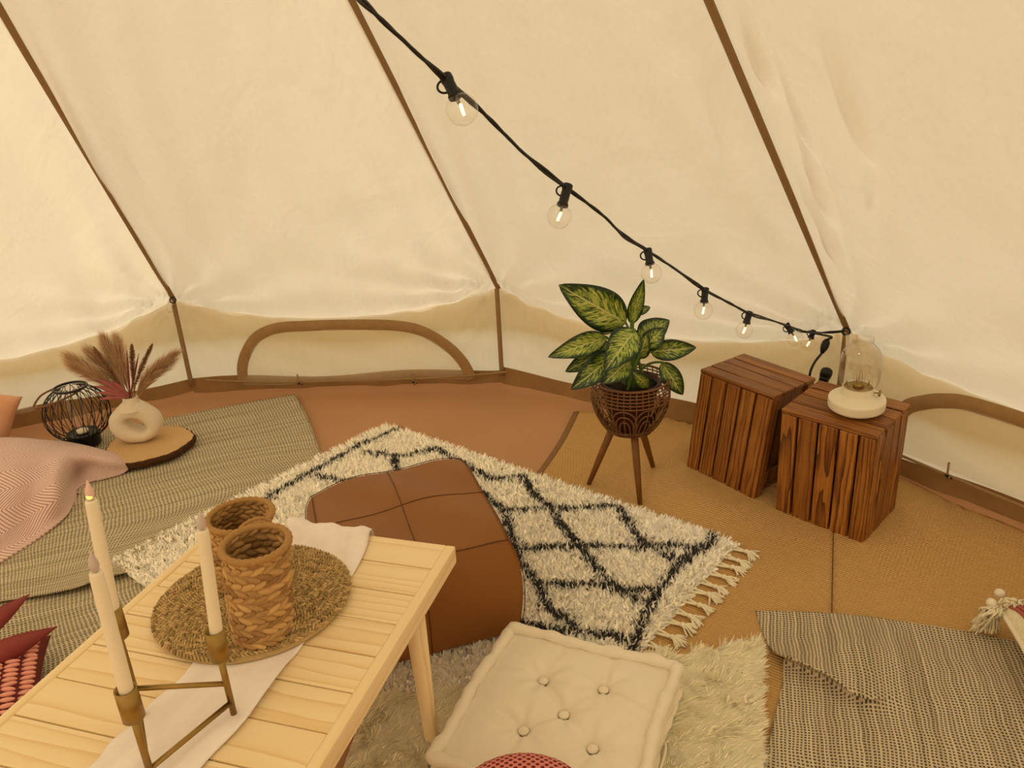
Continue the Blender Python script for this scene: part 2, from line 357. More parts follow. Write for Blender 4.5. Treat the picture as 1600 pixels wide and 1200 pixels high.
def fobj(name, VFt, m, parent=None, loc=None, kind=None):
    o = link(name, mesh(name, VFt[0], VFt[1]), m, parent, loc)
    if VFt[2] is not None:
        a = o.data.attributes.new('tone', 'FLOAT', 'POINT'); a.data.foreach_set('value', np.asarray(VFt[2], np.float32))
    if kind: o['kind'] = kind
    return o
def fastmesh(name, V, quads, tris, col=None):
    """big ribbon meshes: quads/tris int arrays"""
    me = bpy.data.meshes.new(name); me.vertices.add(len(V)); me.vertices.foreach_set('co', V.astype(np.float32).ravel())
    li = np.concatenate([quads.ravel(), tris.ravel()]); ls = np.concatenate([np.arange(len(quads))*4, len(quads)*4+np.arange(len(tris))*3])
    me.loops.add(len(li)); me.loops.foreach_set('vertex_index', li.astype(np.int32)); me.polygons.add(len(ls)); me.polygons.foreach_set('loop_start', ls.astype(np.int32))
    me.update(calc_edges=True); me.validate()
    if col is not None:
        a = me.attributes.new('col', 'FLOAT_COLOR', 'POINT'); a.data.foreach_set('color', np.c_[col, np.ones(len(col))].astype(np.float32).ravel())
    return me
def ribbons(base, tipv, wid, col, bend=None, coltip=None):
    """base [n,3], tipv [n,3] strand vector, wid [n] -> tapering ribbons of one quad and one tip triangle"""
    n = len(base); side = np.cross(tipv, rng.normal(size=(n, 3))); side /= np.linalg.norm(side, axis=1)[:, None]; side *= wid[:, None]*.5
    mid = base+tipv*.55+(bend if bend is not None else 0); tip = base+tipv
    V = np.stack([base-side, base+side, mid+side*.9, mid-side*.9, tip], 1).reshape(-1, 3); i = np.arange(n)*5
    q = np.stack([i, i+1, i+2, i+3], 1); t = np.stack([i+3, i+2, i+4], 1)
    c2 = col if coltip is None else coltip
    C = np.stack([col, col, c2, c2, c2], 1).reshape(-1, 3); return V, q, t, C
# ================================================================== THE TENT
WH = .50; AZ = H+2.35
CC = np.array([-.448*2.35, .183*2.35, 0.])
Tk = [atz(272, 466, WH), atz(779, 447, WH), atz(1327, 515, WH)]
ang = [math.atan2(*(t-CC)[1::-1]) for t in Tk]; RAD = np.mean([np.linalg.norm((t-CC)[:2]) for t in Tk])
stp = (2*PI-(ang[0]-ang[2]))/11
for i in range(1, 11):
    a = ang[2]-stp*i; Tk.append(CC+np.array([RAD*math.cos(a), RAD*math.sin(a), WH]))
NP = 13; APEX = np.array([CC[0], CC[1], AZ])
def sagz(u, k): return {0: .115, 1: .125, 2: .10, 12: .15}.get(k, .11)*(4*u*(1-u))**.85
def hsh(*a): return (math.sin(sum(x*y for x, y in zip(a, (12.9898, 78.233, 37.719))))*43758.5453) % 1
def eave(k, u):
    a, b = Tk[k], Tk[(k+1) % NP]; p = a+(b-a)*u
    p = p+nrm(CC*[1, 1, 0]-p*[1, 1, 0])*.03*4*u*(1-u); p = p.copy(); p[2] = WH-sagz(u, k); return p
def roofpt(k, u, v):
    e = eave(k, u); p = e+(APEX-e)*v
    a, b = Tk[k], Tk[(k+1) % NP]; n = nrm(np.cross(b-a, APEX-a)); 
    if n@(CC+[0, 0, 1]-a) < 0: n = -n
    s = .05*4*u*(1-u)*(4*v*(1-v))**.7
    L = np.linalg.norm(b-a)
    # folds fanning out of the two lower corners and long soft creases beside the seams
    for c, uu in ((0, u), (1, 1-u)):
        dx = uu*L*(1-v)+1e-4; dy = v*4.6+1e-4; d = math.hypot(dx, dy); th = math.atan2(dy, dx)
        s += .016*math.sin(th*(13+3*hsh(k, c)))*math.exp(-d/.6)*min(1, d/.12)
        s += .012*math.sin(uu*(1-v)*L*(30+8*hsh(k, c, 1))+2.5*math.sin(v*9+k))*math.exp(-uu*(1-v)*L/.28)*min(1, uu*12)
    if k == 2: s += .018*math.exp(-((u-.16-.10*v)/.035)**2)*math.exp(-((v-.35)/.25)**2)+.014*math.exp(-((u-.42+.25*v)/.03)**2)*math.exp(-((v-.55)/.2)**2)
    s += .006*math.sin(5*u+9*v+k)*math.sin(7*v+3*u*k)
    for a_, b_, A_, w_ in CREASE.get(k, ()):      # single sharp creases in the cloth
        ab = b_-a_; t = np.clip((p-a_)@ab/(ab@ab), 0, 1); dv = p-a_-ab*t; dv = dv-n*(dv@n); s += 1.2*A_*math.sin(PI*min(max(t, .02), .98))**.6*math.exp(-(np.linalg.norm(dv)/(w_*.85))**2)
    return p+n*s
CREASE = {}
for k_, (x0, y0), (x1, y1), A_, w_ in ((2, (1182, -20), (1230, 118), .030, .020), (2, (1246, 75), (1300, 215), .022, .016), (2, (1266, 160), (1312, 335), .034, .020), (2, (1258, 262), (1322, 395), .020, .016), (2, (1332, -10), (1402, 205), .034, .030), (2, (1300, 340), (1336, 455), .020, .018),
                                       (1, (585, 20), (735, 350), .018, .022), (1, (1105, 60), (1160, 300), .014, .022), (1, (1185, 330), (1240, 400), .012, .018), (0, (40, 20), (170, 290), .016, .022), (0, (150, 300), (245, 455), .014, .018), (0, (180, 180), (232, 270), .010, .020), (1, (850, 330), (905, 420), .008, .018), (2, (1380, 300), (1392, 240), .010, .012)):
    a_, b_ = Tk[k_], Tk[(k_+1) % NP]; n_ = np.cross(b_-a_, APEX-a_); CREASE.setdefault(k_, []).append((atpl(x0, y0, a_, n_), atpl(x1, y1, a_, n_), A_, w_))
ceil = bpy.data.objects.new('ceiling', None); COL.objects.link(ceil); ceil.location = tuple(APEX); struct(ceil, 'cream canvas bell tent roof')
U = np.linspace(0, 1, 57); Vv = np.concatenate([np.linspace(0, .3, 34), np.linspace(.3, .985, 30)[1:]])
for k in range(NP):
    fine = k in (0, 1, 2, 12)
    us = np.linspace(0, 1, 97) if fine else U[::4]; vs = np.concatenate([np.linspace(0, .5, 84), np.linspace(.5, .985, 20)[1:]]) if fine else Vv[::4]
    P = np.array([[roofpt(k, u, v) for v in vs] for u in us])-APEX
    obj('roof_panel', gridm(P), 'roof', ceil)
    t = Tk[k]; ins = nrm(CC*[1, 1, 0]-t*[1, 1, 0]); sd_ = nrm(np.cross(ins, [0, 0, 1]))
    vs = np.linspace(0, .97, 40); Q = []
    for v in vs:
        p = t+(APEX-t)*v+(ins*.5-np.array([0, 0, .5]))*.016; ww = .013
        Q.append([p-sd_*ww, p+np.array(ins-np.array([0, 0, 1]))*.004, p+sd_*ww])
    obj('seam_tape', gridm(np.array(Q)-APEX), 'tape', ceil)
# eyelets and tie loops where the walls hang from the roof
for (px, py), k in (((270, 469), 0), ((1322, 518), 2)):
    p = atpl(px, py, Tk[k]+nrm(CC*[1, 1, 0]-Tk[k]*[1, 1, 0])*.05, nrm((CC-Tk[k])*[1, 1, 0]))
    ring = tube([p+.014*(math.cos(a)*rt+math.sin(a)*up*.9)-APEX for a in np.linspace(0, 2*PI, 20)[:-1]], .0035, 6, closed=True)
    obj('eyelet_ring', ring, 'blkm', ceil)
    if k == 0:
        P = np.array([[p+rt*(x-.012)+up*(-.004-.055*y)+fw*(-.004*math.sin(y*3)) for x in (-.012*(1-y*.3), .012*(1-y*.5))] for y in np.linspace(0, 1, 8)])
        solid(obj('tie_loop', gridm(P-APEX), 'cotton', ceil), .002)
    if k == 2:
        for s in (-1.6, .2, 1.8):
            P = np.array([[p+rt*(.02*s+x)+up*(-.01-.075*y)-fw*.003 for x in (-.007, .007)] for y in np.linspace(0, 1, 5)]); obj('tie_loop', gridm(P-APEX), 'val', ceil)
def wallpt(k, u, z, off=0.):
    e = eave(k, u); a, b = Tk[k], Tk[(k+1) % NP]; p = a+(b-a)*u; f = np.clip(z/max(e[2], .1), 0, 1)
    xy = p*(1-f)+e*f; inn = nrm((CC-p)*[1, 1, 0]); L = np.linalg.norm(b-a); s = 0
    for c, uu in ((0, u), (1, 1-u)):
        dx = uu*L+1e-4; dy = WH-z+1e-4; d = math.hypot(dx, dy); th = math.atan2(dy, dx)
        s += .013*math.sin(th*(15+4*hsh(k, c, 2)))*math.exp(-d/.45)*min(1, d/.1)
    s += .006*math.sin(u*17+3*z*11+k*2)*math.sin(z*16+u*5)
    q = xy+inn*(s*(1 if z > .02 else 0)+off); return np.array([q[0], q[1], z])
def plane(k):
    a, b = Tk[k], Tk[(k+1) % NP]; n = nrm((CC-(a+b)/2)*[1, 1, 0]); n2 = nrm(np.cross(b-a, [0, 0, 1])); return a, (n2 if n2@n > 0 else -n2)
wn = {12: 'wall_left', 0: 'wall_back', 1: 'wall_back_right', 2: 'wall_right'}
def build_wall(name, ks, lab):
    root = None
    for k in ks:
        us = np.linspace(0, 1, 61 if k in wn else 13); zs = np.linspace(0, 1, 22)
        P = np.array([[wallpt(k, u, .02+(eave(k, u)[2]-.02)*z) for z in zs] for u in us])
        if root is None:
            root = obj(name, gridm(P), 'wall'); struct(root, lab)
        else: obj('wall_panel', gridm(P), 'wall', root)
        a, n = plane(k)
        # valance hanging outside under the roof edge
        zs = np.linspace(0, 1, 6); Q = np.array([[np.array([*(eave(k, u)-n*(.012+.05*z))[:2], eave(k, u)[2]*(1-z)+(.285+.02*math.sin(u*9+k))*z]) for z in zs] for u in us])
        obj('valance', gridm(Q), 'val', root)
        # mud strip and hem
        Q = np.array([[wallpt(k, u, 0.0)*[1, 1, 0]+n*(.014+.004*math.sin(u*23+k)*(1-z))+np.array([0, 0, -.003+z*(.098+.010*math.sin(u*11+k*1.7))]) for z in (0, .35, .7, 1)] for u in us])
        obj('mud_strip', gridm(Q), 'mud', root)
        if k in wn:
            t = Tk[k]; ins = nrm((CC-t)*[1, 1, 0]); sd_ = nrm(np.cross(ins, [0, 0, 1]))
            Q = np.array([[np.array([t[0], t[1], z])+ins*.028+sd_*x for x in (-.011, .011)] for z in np.linspace(.06, WH-.005, 12)])
            solid(obj('wall_seam_tape', gridm(Q), 'tape', root), .002)
    return root
walls = {k: build_wall(nm, [k], 'cream canvas %s of the tent' % nm.replace('_', ' ')) for k, nm in wn.items()}
build_wall('wall_front', list(range(3, 12)), 'cream canvas wall behind the photographer')

def strip_on(k, pts, wid, off, name, m, parent, along=None):
    """a band laid along wall points (given on the wall plane)"""
    a, n = plane(k); P = smooth_path(np.array(pts), 6); T = np.gradient(P, axis=0); Q = []
    for p, t in zip(P, T):
        s = nrm(np.cross(t, n))*wid/2; Q.append([p-s+n*off, p-s*.4+n*(off+.006), p+s*.4+n*(off+.006), p+s+n*off])
    return obj(name, gridm(np.array(Q)), m, parent)
def window(idx, k, arch, sill, toggles, lab):
    a, n = plane(k)
    A = [atpl(x, y, a+n*.03, n) if not isinstance(x, np.ndarray) else x for x, y in arch]
    root = bpy.data.objects.new('window_%d' % idx, None); COL.objects.link(root); base = np.mean(A, 0)*[1, 1, 0]; root.location = tuple(base); struct(root, lab)
    A = [p-base for p in A]
    strip_on(k, A, .052, .012, 'window_band', 'band', root)
    # flap: fills the arch down to the sill
    P = smooth_path(np.array(A), 6); zb = min(P[0][2], P[-1][2]); Q = []
    for p in P:
        Q.append([np.array([p[0], p[1], zb+(p[2]-zb)*f])+n*(.010+.006*math.sin(9*f+p[0]*14)) for f in np.linspace(0, 1, 9)])
    obj('window_flap', gridm(np.array(Q)), 'flap', root)
    S_ = [atpl(x, y, a+n*.03, n)-base for x, y in sill]
    strip_on(k, S_, .011, .018, 'sill_tape', 'tape', root)
    for x, y in toggles:
        p = atpl(x, y, a+n*.05, n)-base; tr = nrm(np.cross(n, [0, 0, 1]))
        t_ = obj('toggle', xf(ell(.006, .006, .014, 8, 5), lookm(tr+np.array([0, 0, .3])), p+n*.012), 'blk', root)
        obj('toggle_loop', tube(smooth_path([p+np.array([0, 0, .045])+tr*.012, p+n*.012+tr*.004, p+np.array([0, 0, -.012])+n*.012, p+n*.02-tr*.008+np.array([0, 0, .006])], 5), .0035, 6), 'tape', t_)
    return root
window(1, 0, [(381, 592), (380, 572), (386, 550), (402, 526), (432, 512), (480, 508), (560, 506), (622, 508), (662, 517), (700, 540), (724, 565), (737, 590)],
       [(325, 592), (440, 595), (560, 592), (690, 588), (792, 579)], [(470, 598), (648, 596)], 'half-moon window in the back wall with brown band')
a2, n2 = plane(2); arc2 = [(1396, 700), (1398, 665), (1419, 636), (1450, 627), (1480, 625), (1520, 630)]
pts = [atpl(x, y, a2+n2*.03, n2) for x, y in arc2]; tdir = nrm((Tk[3]-Tk[2])*[1, 1, 0]); midp = pts[-1]+tdir*.10
full = [(x, y) for x, y in arc2]; mir = [(p+tdir*(2*((midp-p)@tdir)), 0) for p in pts[::-1]]
window(2, 2, full+mir, [(1414, 710), (1500, 746), (1600, 787), (1760, 850)], [(1485, 743)], 'half-moon window in the right wall beside the crates')

# floor: groundsheet with its upturned edge
nr, na = 40, NP*8
P = np.zeros((nr+3, na+1, 3))
for j in range(na+1):
    k = (j//8) % NP; u = (j % 8)/8; a, b = Tk[k], Tk[(k+1) % NP]; e = (a+(b-a)*u)*[1, 1, 0]; inn = nrm(CC*[1, 1, 0]-e)
    for i in range(nr+1):
        f = i/nr; p = CC*[1, 1, 0]+(e+inn*.05-CC*[1, 1, 0])*f
        P[i, j] = p+[0, 0, -.004+.003*math.sin(p[0]*9+p[1]*4)*math.sin(p[1]*7-p[0]*3)]
    P[nr+1, j] = e+inn*.026+[0, 0, .004+.003*math.sin(j*.9)]; P[nr+2, j] = e+inn*.014+[0, 0, .020+.012*math.sin(j*.37)]
struct(obj('floor', gridm(P), 'sheet'), 'brown groundsheet of the tent')
struct(obj('ground', ([(-60, -60, -.03), (60, -60, -.03), (60, 60, -.03), (-60, 60, -.03)], [(0, 1, 2, 3)]), 'ground', smooth=False), 'grass around the tent')

# ================================================================== MATS on the right of the floor
CR = [dict(o=(.8156, 2.3805, .030), r=(-.0675, .0705, -.8619), w=.2944, d=.2717, h=.389), dict(o=(1.078, 2.1119, .012), r=(.0617, .0112, -.8049), w=.3038, d=.2589, h=.3893)]
for c in CR:
    from mathutils import Euler
    M = np.array(Euler(c['r'], 'XYZ').to_matrix()); c['M'] = M; c['n'] = M[:, 2]; c['c'] = np.array(c['o'])+M@np.array([-c['w']/2, c['d']/2, 0])
def matz(x, y):
    b = .007+.0035*math.sin(x*7+1)*math.sin(y*6)+.002*math.sin(x*19-y*13); ws = 0; zz = 0
    for c in CR:
        d = math.hypot(x-c['c'][0], y-c['c'][1]); t = np.clip((.42-d)/.18, 0, 1); t = t*t*(3-2*t)
        p = c['o'][2]-(c['n'][0]*(x-c['o'][0])+c['n'][1]*(y-c['o'][1]))/c['n'][2]
        t2 = t*math.exp(-(d/.22)**2)+1e-9*t; ws += t2; zz += t2*(p-.0005)
    tt = max(np.clip((.42-math.hypot(x-c['c'][0], y-c['c'][1]))/.18, 0, 1) for c in CR); tt = tt*tt*(3-2*tt)
    return b if ws < 1e-12 else max(.004, b*(1-tt)+zz/ws*tt)
Aw = atz(906, 643, .01); Ab = atz(850, 738, .01); sdir = nrm(Ab-Aw); Abot = Aw+sdir*2.6
St = atz(1300, 853, .01); Sb = atz(1298, 960, .01); sd2 = nrm(Sb-St); Stop = St-sd2*1.05; Sbot = Sb+sd2*1.4
in3 = Tk[2]*[1, 1, 0]+nrm((CC-Tk[2])*[1, 1, 0])*.06
def clampin(p):
    for k in (1, 2, 3):
        a, n = plane(k); d = (p-a)[:2]@n[:2]
        if d < .02: p = p+np.array([n[0], n[1], 0])*(.02-d)
    return p
def mat_piece(name, c00, c10, c11, c01, lab, gap=0.):
    P = np.zeros((70, 70, 3))
    for i in range(70):
        for j in range(70):
            u = i/69; v = j/69; p = (np.array(c00)*(1-u)*(1-v)+np.array(c10)*u*(1-v)+np.array(c11)*u*v+np.array(c01)*(1-u)*v)*[1, 1, 0]
            p = p+np.array([.010*math.sin(v*17), .004*math.sin(v*23), 0])*(1-u)*(1 if gap else 0); p = clampin(p); P[i, j] = [p[0], p[1], matz(p[0], p[1])]
    o = obj(name, gridm(P), 'mat'); solid(o, .004); tag(o, lab, 'mat', None); return o, P
m1, P1_ = mat_piece('floor_mat', Aw, Stop+[.002, 0, 0], Sbot, Abot, 'ribbed tan floor mat under the plant stand, bound edge beside the brown groundsheet', 1.)
Q = np.array([[P1_[0, j]+np.array([-.03*(1-x)+.002, .0, .0015+.001*x]) for x in (0, .5, 1)] for j in range(70)]); solid(obj('edge_binding', gridm(Q), 'matedge', m1), .002)
R4 = Tk[3]*[1, 1, 0]+nrm((CC-Tk[3])*[1, 1, 0])*.02
m2, _ = mat_piece('floor_mat', Stop+[.006, .002, 0], R4, R4+np.array([-.3, -1.6, 0]), Sbot+[.006, 0, 0], 'ribbed tan floor mat along the right wall, under the grey blanket')
Q = np.array([[_[0, j]+np.array([x, 0, .001]) for x in (-.004, .0015)] for j in range(70)]); obj('edge_binding', gridm(Q), 'matedge', m2)

# ================================================================== CRATES
def crate(c, label, nf, nt, ns, openside):
    w_, d, h = c['w'], c['d'], c['h']; root = thing('wooden_crate', c['o'], label, 'crate', 'slatted wooden crates by the wall', c['r'])
    th = .014
    obj('bottom_board', xf(bbox(w_-2*th-.004, d-2*th-.004, .012, .001), None, (-w_/2, d/2, .012)), 'stain', root, False)
    def slats(n, length, span, place, gap=.0075, wob=1.6, name='slat', hue=0):
        x = 0; ws = [span/n*(1+wob*.18*(hsh(n, i, length, hue)-.5)) for i in range(n)]; s = span/sum(ws)
        for i in range(n):
            ww = ws[i]*s; me = mesh(name, *bbox(ww-gap, th, length, .0022, 1), smooth=False)
            o = link(name, me, 'stain', root); M = place(x+ww/2, .0018*(hsh(i, n, 3)-.5)); o.matrix_local = Matrix(M); x += ww
    def pl(ax, ay, az, t): return [[ax[0], ay[0], az[0], t[0]], [ax[1], ay[1], az[1], t[1]], [ax[2], ay[2], az[2], t[2]], [0, 0, 0, 1]]
    X, Y, Z = (1, 0, 0), (0, 1, 0), (0, 0, 1)
    slats(nf, h-th, w_, lambda x, e: pl(X, Y, Z, (x-w_, th/2+e, (h-th)/2)))                                       # front
    slats(nf, h-th, w_, lambda x, e: pl(X, Y, Z, (x-w_, d-th/2+e, (h-th)/2)))                                     # back
    slats(nt, w_-.002, d+.004, lambda x, e: pl(Y, Z, X, (-w_/2, x-.002, h-th/2+.001+e)), gap=.007, hue=2)                 # top, running across
    if openside:
        for yy, ww in ((.016+th, .032), (d-.016-th, .032)):
            o = link('corner_post', mesh('corner_post', *bbox(th, ww, h-th, .002), smooth=False), 'stain', root, (-th/2-.001, yy, (h-th)/2))
        for zz in (h-.05, .05): link('cross_bar', mesh('cross_bar', *bbox(.01, d-.03, .05, .002), smooth=False), 'stain', root, (-th-.006, d/2, zz))
    else: slats(ns, h-th, d-2*th, lambda x, e: pl((0, 1, 0), (-1, 0, 0), Z, (-th/2+e, x+th, (h-th)/2)), hue=4)
    slats(ns, h-th, d-2*th, lambda x, e: pl((0, 1, 0), (-1, 0, 0), Z, (-w_+th/2+e, x+th, (h-th)/2)), hue=5)
    return root
crate(CR[0], 'dark stained slatted wooden crate with an empty top, leaning beside the plant stand', 5, 4, 4, True)
crate(CR[1], 'brown slatted wooden crate carrying the cream oil-style lamp', 5, 4, 4, False)
# ================================================================== RUGS AND BLANKETS
def inpoly(x, y, poly):
    ins = np.zeros(len(x), bool); n = len(poly)
    for i in range(n):
        x1, y1 = poly[i][:2]; x2, y2 = poly[(i+1) % n][:2]
        c = ((y1 > y) != (y2 > y)) & (x < (x2-x1)*(y-y1)/((y2-y1) if y2 != y1 else 1e-9)+x1); ins ^= c
    return ins
def segdist(x, y, P):
    d = np.full(len(x), 9.)
    for a, b in zip(P[:-1], P[1:]):
        ab = b[:2]-a[:2]; t = np.clip(((x-a[0])*ab[0]+(y-a[1])*ab[1])/(ab@ab+1e-12), 0, 1); d = np.minimum(d, np.hypot(x-a[0]-t*ab[0], y-a[1]-t*ab[1]))
    return d
FUR = [atz(1181, 1004, .03), atz(1172, 1290, .03), atz(500, 1290, .03), atz(572, 1092, .03)]
# --- shaggy rug with charcoal lattice
R1 = atz(603, 666, .02); R2 = atz(1146, 850, .02); re_ = nrm(R2-R1); rn = np.array([re_[1], -re_[0], 0]); RL = np.linalg.norm(R2-R1); RW = 1.22
rug = thing('shaggy_rug', [*((R1+R2)/2+rn*RW/2)[:2], .012], 'cream shaggy rug with charcoal diamond lines and tassels, under the leather pouf', 'rug'); RB = np.array(rug.location)
BASEZ = .013
def rugpt(s, t): return R1*[1, 1, 0]+re_*s+rn*t
nS, nT = 40, 30
P = np.array([[[*rugpt(RL*i/nS, RW*j/nT)[:2], BASEZ] for j in range(nT+1)] for i in range(nS+1)])
solid(obj('backing', gridm(P-RB), 'backing', rug), .004)
LINES = [[(624, 668), (560, 695), (480, 740), (425, 772), (395, 795), (330, 840)], [(497, 742), (520, 748), (550, 751), (600, 745)], [(571, 706), (593, 708), (625, 712), (683, 700), (706, 716), (769, 747), (820, 743)],
         [(616, 715), (622, 738), (600, 800)], [(818, 743), (835, 772), (864, 795), (878, 820), (901, 846), (924, 875), (947, 904), (979, 927), (1004, 938)],
         [(706, 716), (740, 760), (786, 796), (849, 794), (901, 793), (961, 788)], [(964, 789), (984, 815), (999, 841), (1022, 853), (1048, 869), (1068, 873)],
         [(740, 830), (813, 857), (892, 851), (956, 853), (1007, 853), (1056, 849), (1088, 858)], [(786, 796), (815, 881), (841, 910), (855, 947), (884, 964), (905, 984)],
         [(841, 910), (878, 911), (941, 911), (985, 920), (1025, 919)], [(1116, 822), (1111, 846), (1079, 867), (1050, 892), (1027, 927), (1004, 959), (999, 982), (988, 1008)],
         [(780, 960), (855, 982), (912, 985), (953, 991), (990, 1003)], [(590, 1060), (575, 1110), (555, 1150)]]
LP = [np.array([atz(x, y, .035) for x, y in L]) for L in LINES]
def shag_pile():
    n = 76000; s = rng.random(n)*RL; t = rng.random(n)*RW
    b = R1[:2][None]+np.outer(s, re_[:2])+np.outer(t, rn[:2])
    keep = ~inpoly(b[:, 0], b[:, 1], FUR); b = b[keep]; s = s[keep]; t = t[keep]; n = len(b)
    cell = np.floor(np.c_[s, t]/.016).astype(int); hx = np.sin(cell[:, 0]*12.99+cell[:, 1]*78.2)*43758.5; hx -= np.floor(hx); hy = np.sin(cell[:, 0]*39.3+cell[:, 1]*11.1)*24634.6; hy -= np.floor(hy)
    lean = np.c_[hx-.5, hy-.5]*.9+rng.normal(size=(n, 2))*.32
    ln = .026+.012*rng.random(n)
    edge = np.minimum(np.minimum(s, RL-s), np.minimum(t, RW-t)); out = np.zeros((n, 2))
    out += np.where((s < .03)[:, None], -re_[:2]*.7, 0); out += np.where((s > RL-.03)[:, None], re_[:2]*.6, 0); out += np.where((t < .03)[:, None], -rn[:2]*.6, 0)
    d = np.c_[lean+out, np.full(n, .85)]; d /= np.linalg.norm(d, axis=1)[:, None]; tip = d*ln[:, None]
    dd = np.full(n, 9.)
    for L in LP: dd = np.minimum(dd, segdist(b[:, 0]+tip[:, 0]*.5, b[:, 1]+tip[:, 1]*.5, L))
    dark = dd+rng.normal(size=n)*.008 < .0125
    cream = np.array([[.93, .87, .75]])*(.88+.16*rng.random((n, 1))); cr2 = np.array([[.98, .94, .84]])*(.94+.08*rng.random((n, 1)))
    ch = np.array([[.060, .056, .056]])*(.6+.9*rng.random((n, 1)))
    c = np.where(dark[:, None], ch, cr2); c2 = c
    bend = np.c_[rng.normal(size=(n, 2))*.004, np.zeros(n)]
    base = np.c_[b, np.full(n, BASEZ)]
    V, q, tr, C = ribbons(base-RB, tip, .0058+.003*rng.random(n), c, bend, c2)
    o = link('pile', fastmesh('pile', V, q, tr, C), 'shag', rug); o['kind'] = 'stuff'
shag_pile()
# tassels along the right end: a knotted neck and a brush of yarn each
for i in range(17):
    t = .015+i*(RW-.03)/22.0
    if t > .62: break
    b = rugpt(RL, t); b[2] = matz(b[0], b[1])+.010; dr = nrm(re_+rn*.12*math.sin(i*2.1)); q = b-RB
    side = rn*.010
    T1 = tube(smooth_path([q-dr*.01-side, q+dr*.025-side*.5+[0, 0, .002], q+dr*.046+[0, 0, .003]], 5), .0042, 6); T2 = tube(smooth_path([q-dr*.01+side, q+dr*.025+side*.5+[0, 0, .002], q+dr*.046+[0, 0, .003]], 5), .0042, 6)
    root_ = obj('tassel', join(T1, T2, xf(ell(.009, .008, .008, 8, 5), None, q+dr*.05+[0, 0, .004])), 'yarn', rug)
    st = []
    for k in range(20):
        a = rng.normal()*.42; dd_ = nrm(dr*math.cos(a)+rn*math.sin(a)); l = .038+.018*rng.random()
        l *= .8; st.append(tube(smooth_path([q+dr*.05+[0, 0, .004], q+dr*.05+dd_*l*.5+[0, 0, .006*rng.random()+.002], q+dr*.05+dd_*l+np.array([rng.normal()*.003, rng.normal()*.003, -.006+.006*rng.random()])], 3), [.0026]*7, 4))
    obj('tassel_brush', join(*st), 'yarn', root_)
# --- faux fur rug
fr_o = thing('faux_fur_rug', [*np.mean(FUR, 0)[:2], .012], 'plain ivory long-haired faux fur rug under the tufted cushion', 'rug'); FB = np.array(fr_o.location)
FP = np.array([[(FUR[0]*(1-u)+FUR[3]*u)*(1-v)+(FUR[1]*(1-u)+FUR[2]*u)*v for v in np.linspace(0, 1, 20)] for u in np.linspace(0, 1, 20)]); FP[..., 2] = .018
solid(obj('backing', gridm(FP-FB), 'backing', fr_o), .004)
def fur_pile():
    n = 95000; u = rng.random(n); v = rng.random(n)
    b = ((np.outer(1-u, FUR[0])+np.outer(u, FUR[3]))*(1-v)[:, None]+(np.outer(1-u, FUR[1])+np.outer(u, FUR[2]))*v[:, None])[:, :2]
    f1 = np.sin(b[:, 0]*38+3*np.sin(b[:, 1]*21))*np.cos(b[:, 1]*33+2*np.sin(b[:, 0]*17)); f2 = np.sin(b[:, 1]*41+3*np.sin(b[:, 0]*25)+1.3)
    lean = np.c_[.75+.55*f1, -.15+.6*f2]+rng.normal(size=(n, 2))*.22
    ln = .034+.016*rng.random(n); d = np.c_[lean, np.full(n, .62)]; d /= np.linalg.norm(d, axis=1)[:, None]; tip = d*ln[:, None]
    c = np.array([[.97, .91, .71]])*(.92+.1*rng.random((n, 1))); c2 = c
    V, q, t, C = ribbons(np.c_[b, np.full(n, .018)]-FB, tip, .0024+.0014*rng.random(n), c, np.c_[np.zeros((n, 2)), .003*rng.random(n)], c2)
    o = link('pile', fastmesh('pile', V, q, t, C), 'fur', fr_o); o['kind'] = 'stuff'
fur_pile()
def blanket(name, ctrl, mat, lab, k=14, th=.005, wr=.004, cat='blanket', wf=None, swap=False):
    P = patch([[atz(x, y, z) for x, y, z in row] for row in ctrl], k)
    uv = arc_uv(P)
    for i in range(P.shape[0]):
        for j in range(P.shape[1]):
            x, y = P[i, j, :2]; P[i, j, 2] += wr*(math.sin(uv[i, j, 0]*26+2.2*math.sin(uv[i, j, 1]*5)+1)*.5+.5)*(math.sin(uv[i, j, 1]*4+uv[i, j, 0]*3)*.5+.5) + (wf(uv[i, j, 0], uv[i, j, 1]) if wf else 0)
    if swap:      # flat cloth coordinates: warp threads run from the far edge to the near edge
        ea = nrm((P[0, -1]-P[0, 0])*[1, 1, 0]); eb = np.array([ea[1], -ea[0], 0]); r_ = P-P[0, 0]; uv = np.stack([r_@eb+.6*r_[..., 2], r_@ea], -1)
    c = np.array([*P.mean((0, 1))[:2], 0.]); o = obj(name, gridm(P-c, np.ascontiguousarray(uv[..., ::-1]) if swap else uv), mat); o.location = tuple(c); solid(o, th); tag(o, lab, cat); return o, P
blanket('woven_blanket', [[(-90, 733, .02), (20, 702, .022), (120, 682, .02), (200, 666, .02), (320, 641, .02), (462, 616, .02)],
                          [(-110, 790, .02), (0, 755, .02), (110, 730, .02), (210, 708, .021), (340, 680, .02), (480, 652, .02)],
                          [(-130, 850, .02), (0, 815, .02), (110, 785, .022), (220, 758, .02), (360, 725, .02), (500, 705, .02)],
                          [(-150, 905, .02), (0, 870, .024), (110, 843, .02), (230, 815, .024), (380, 775, .02), (515, 755, .015)],
                          [(-160, 960, .022), (0, 938, .026), (90, 924, .03), (150, 908, .034), (250, 878, .026), (400, 838, .018)]],
        'blanket2', 'beige loosely woven blanket under the wood slice and wire lantern', wr=.006, wf=lambda a, b: sum(h_*math.exp(-((a-a0-sl_*b-.02*math.sin(b*5+a0*9))/.011)**2)*(.4+.6*max(0, math.sin(b*k_+a0*7))) for a0, sl_, h_, k_ in ((.22, .02, .010, 2.2), (.45, -.03, .011, 1.7), (.62, .04, .009, 2.6), (.33, .05, .007, 3.1))))
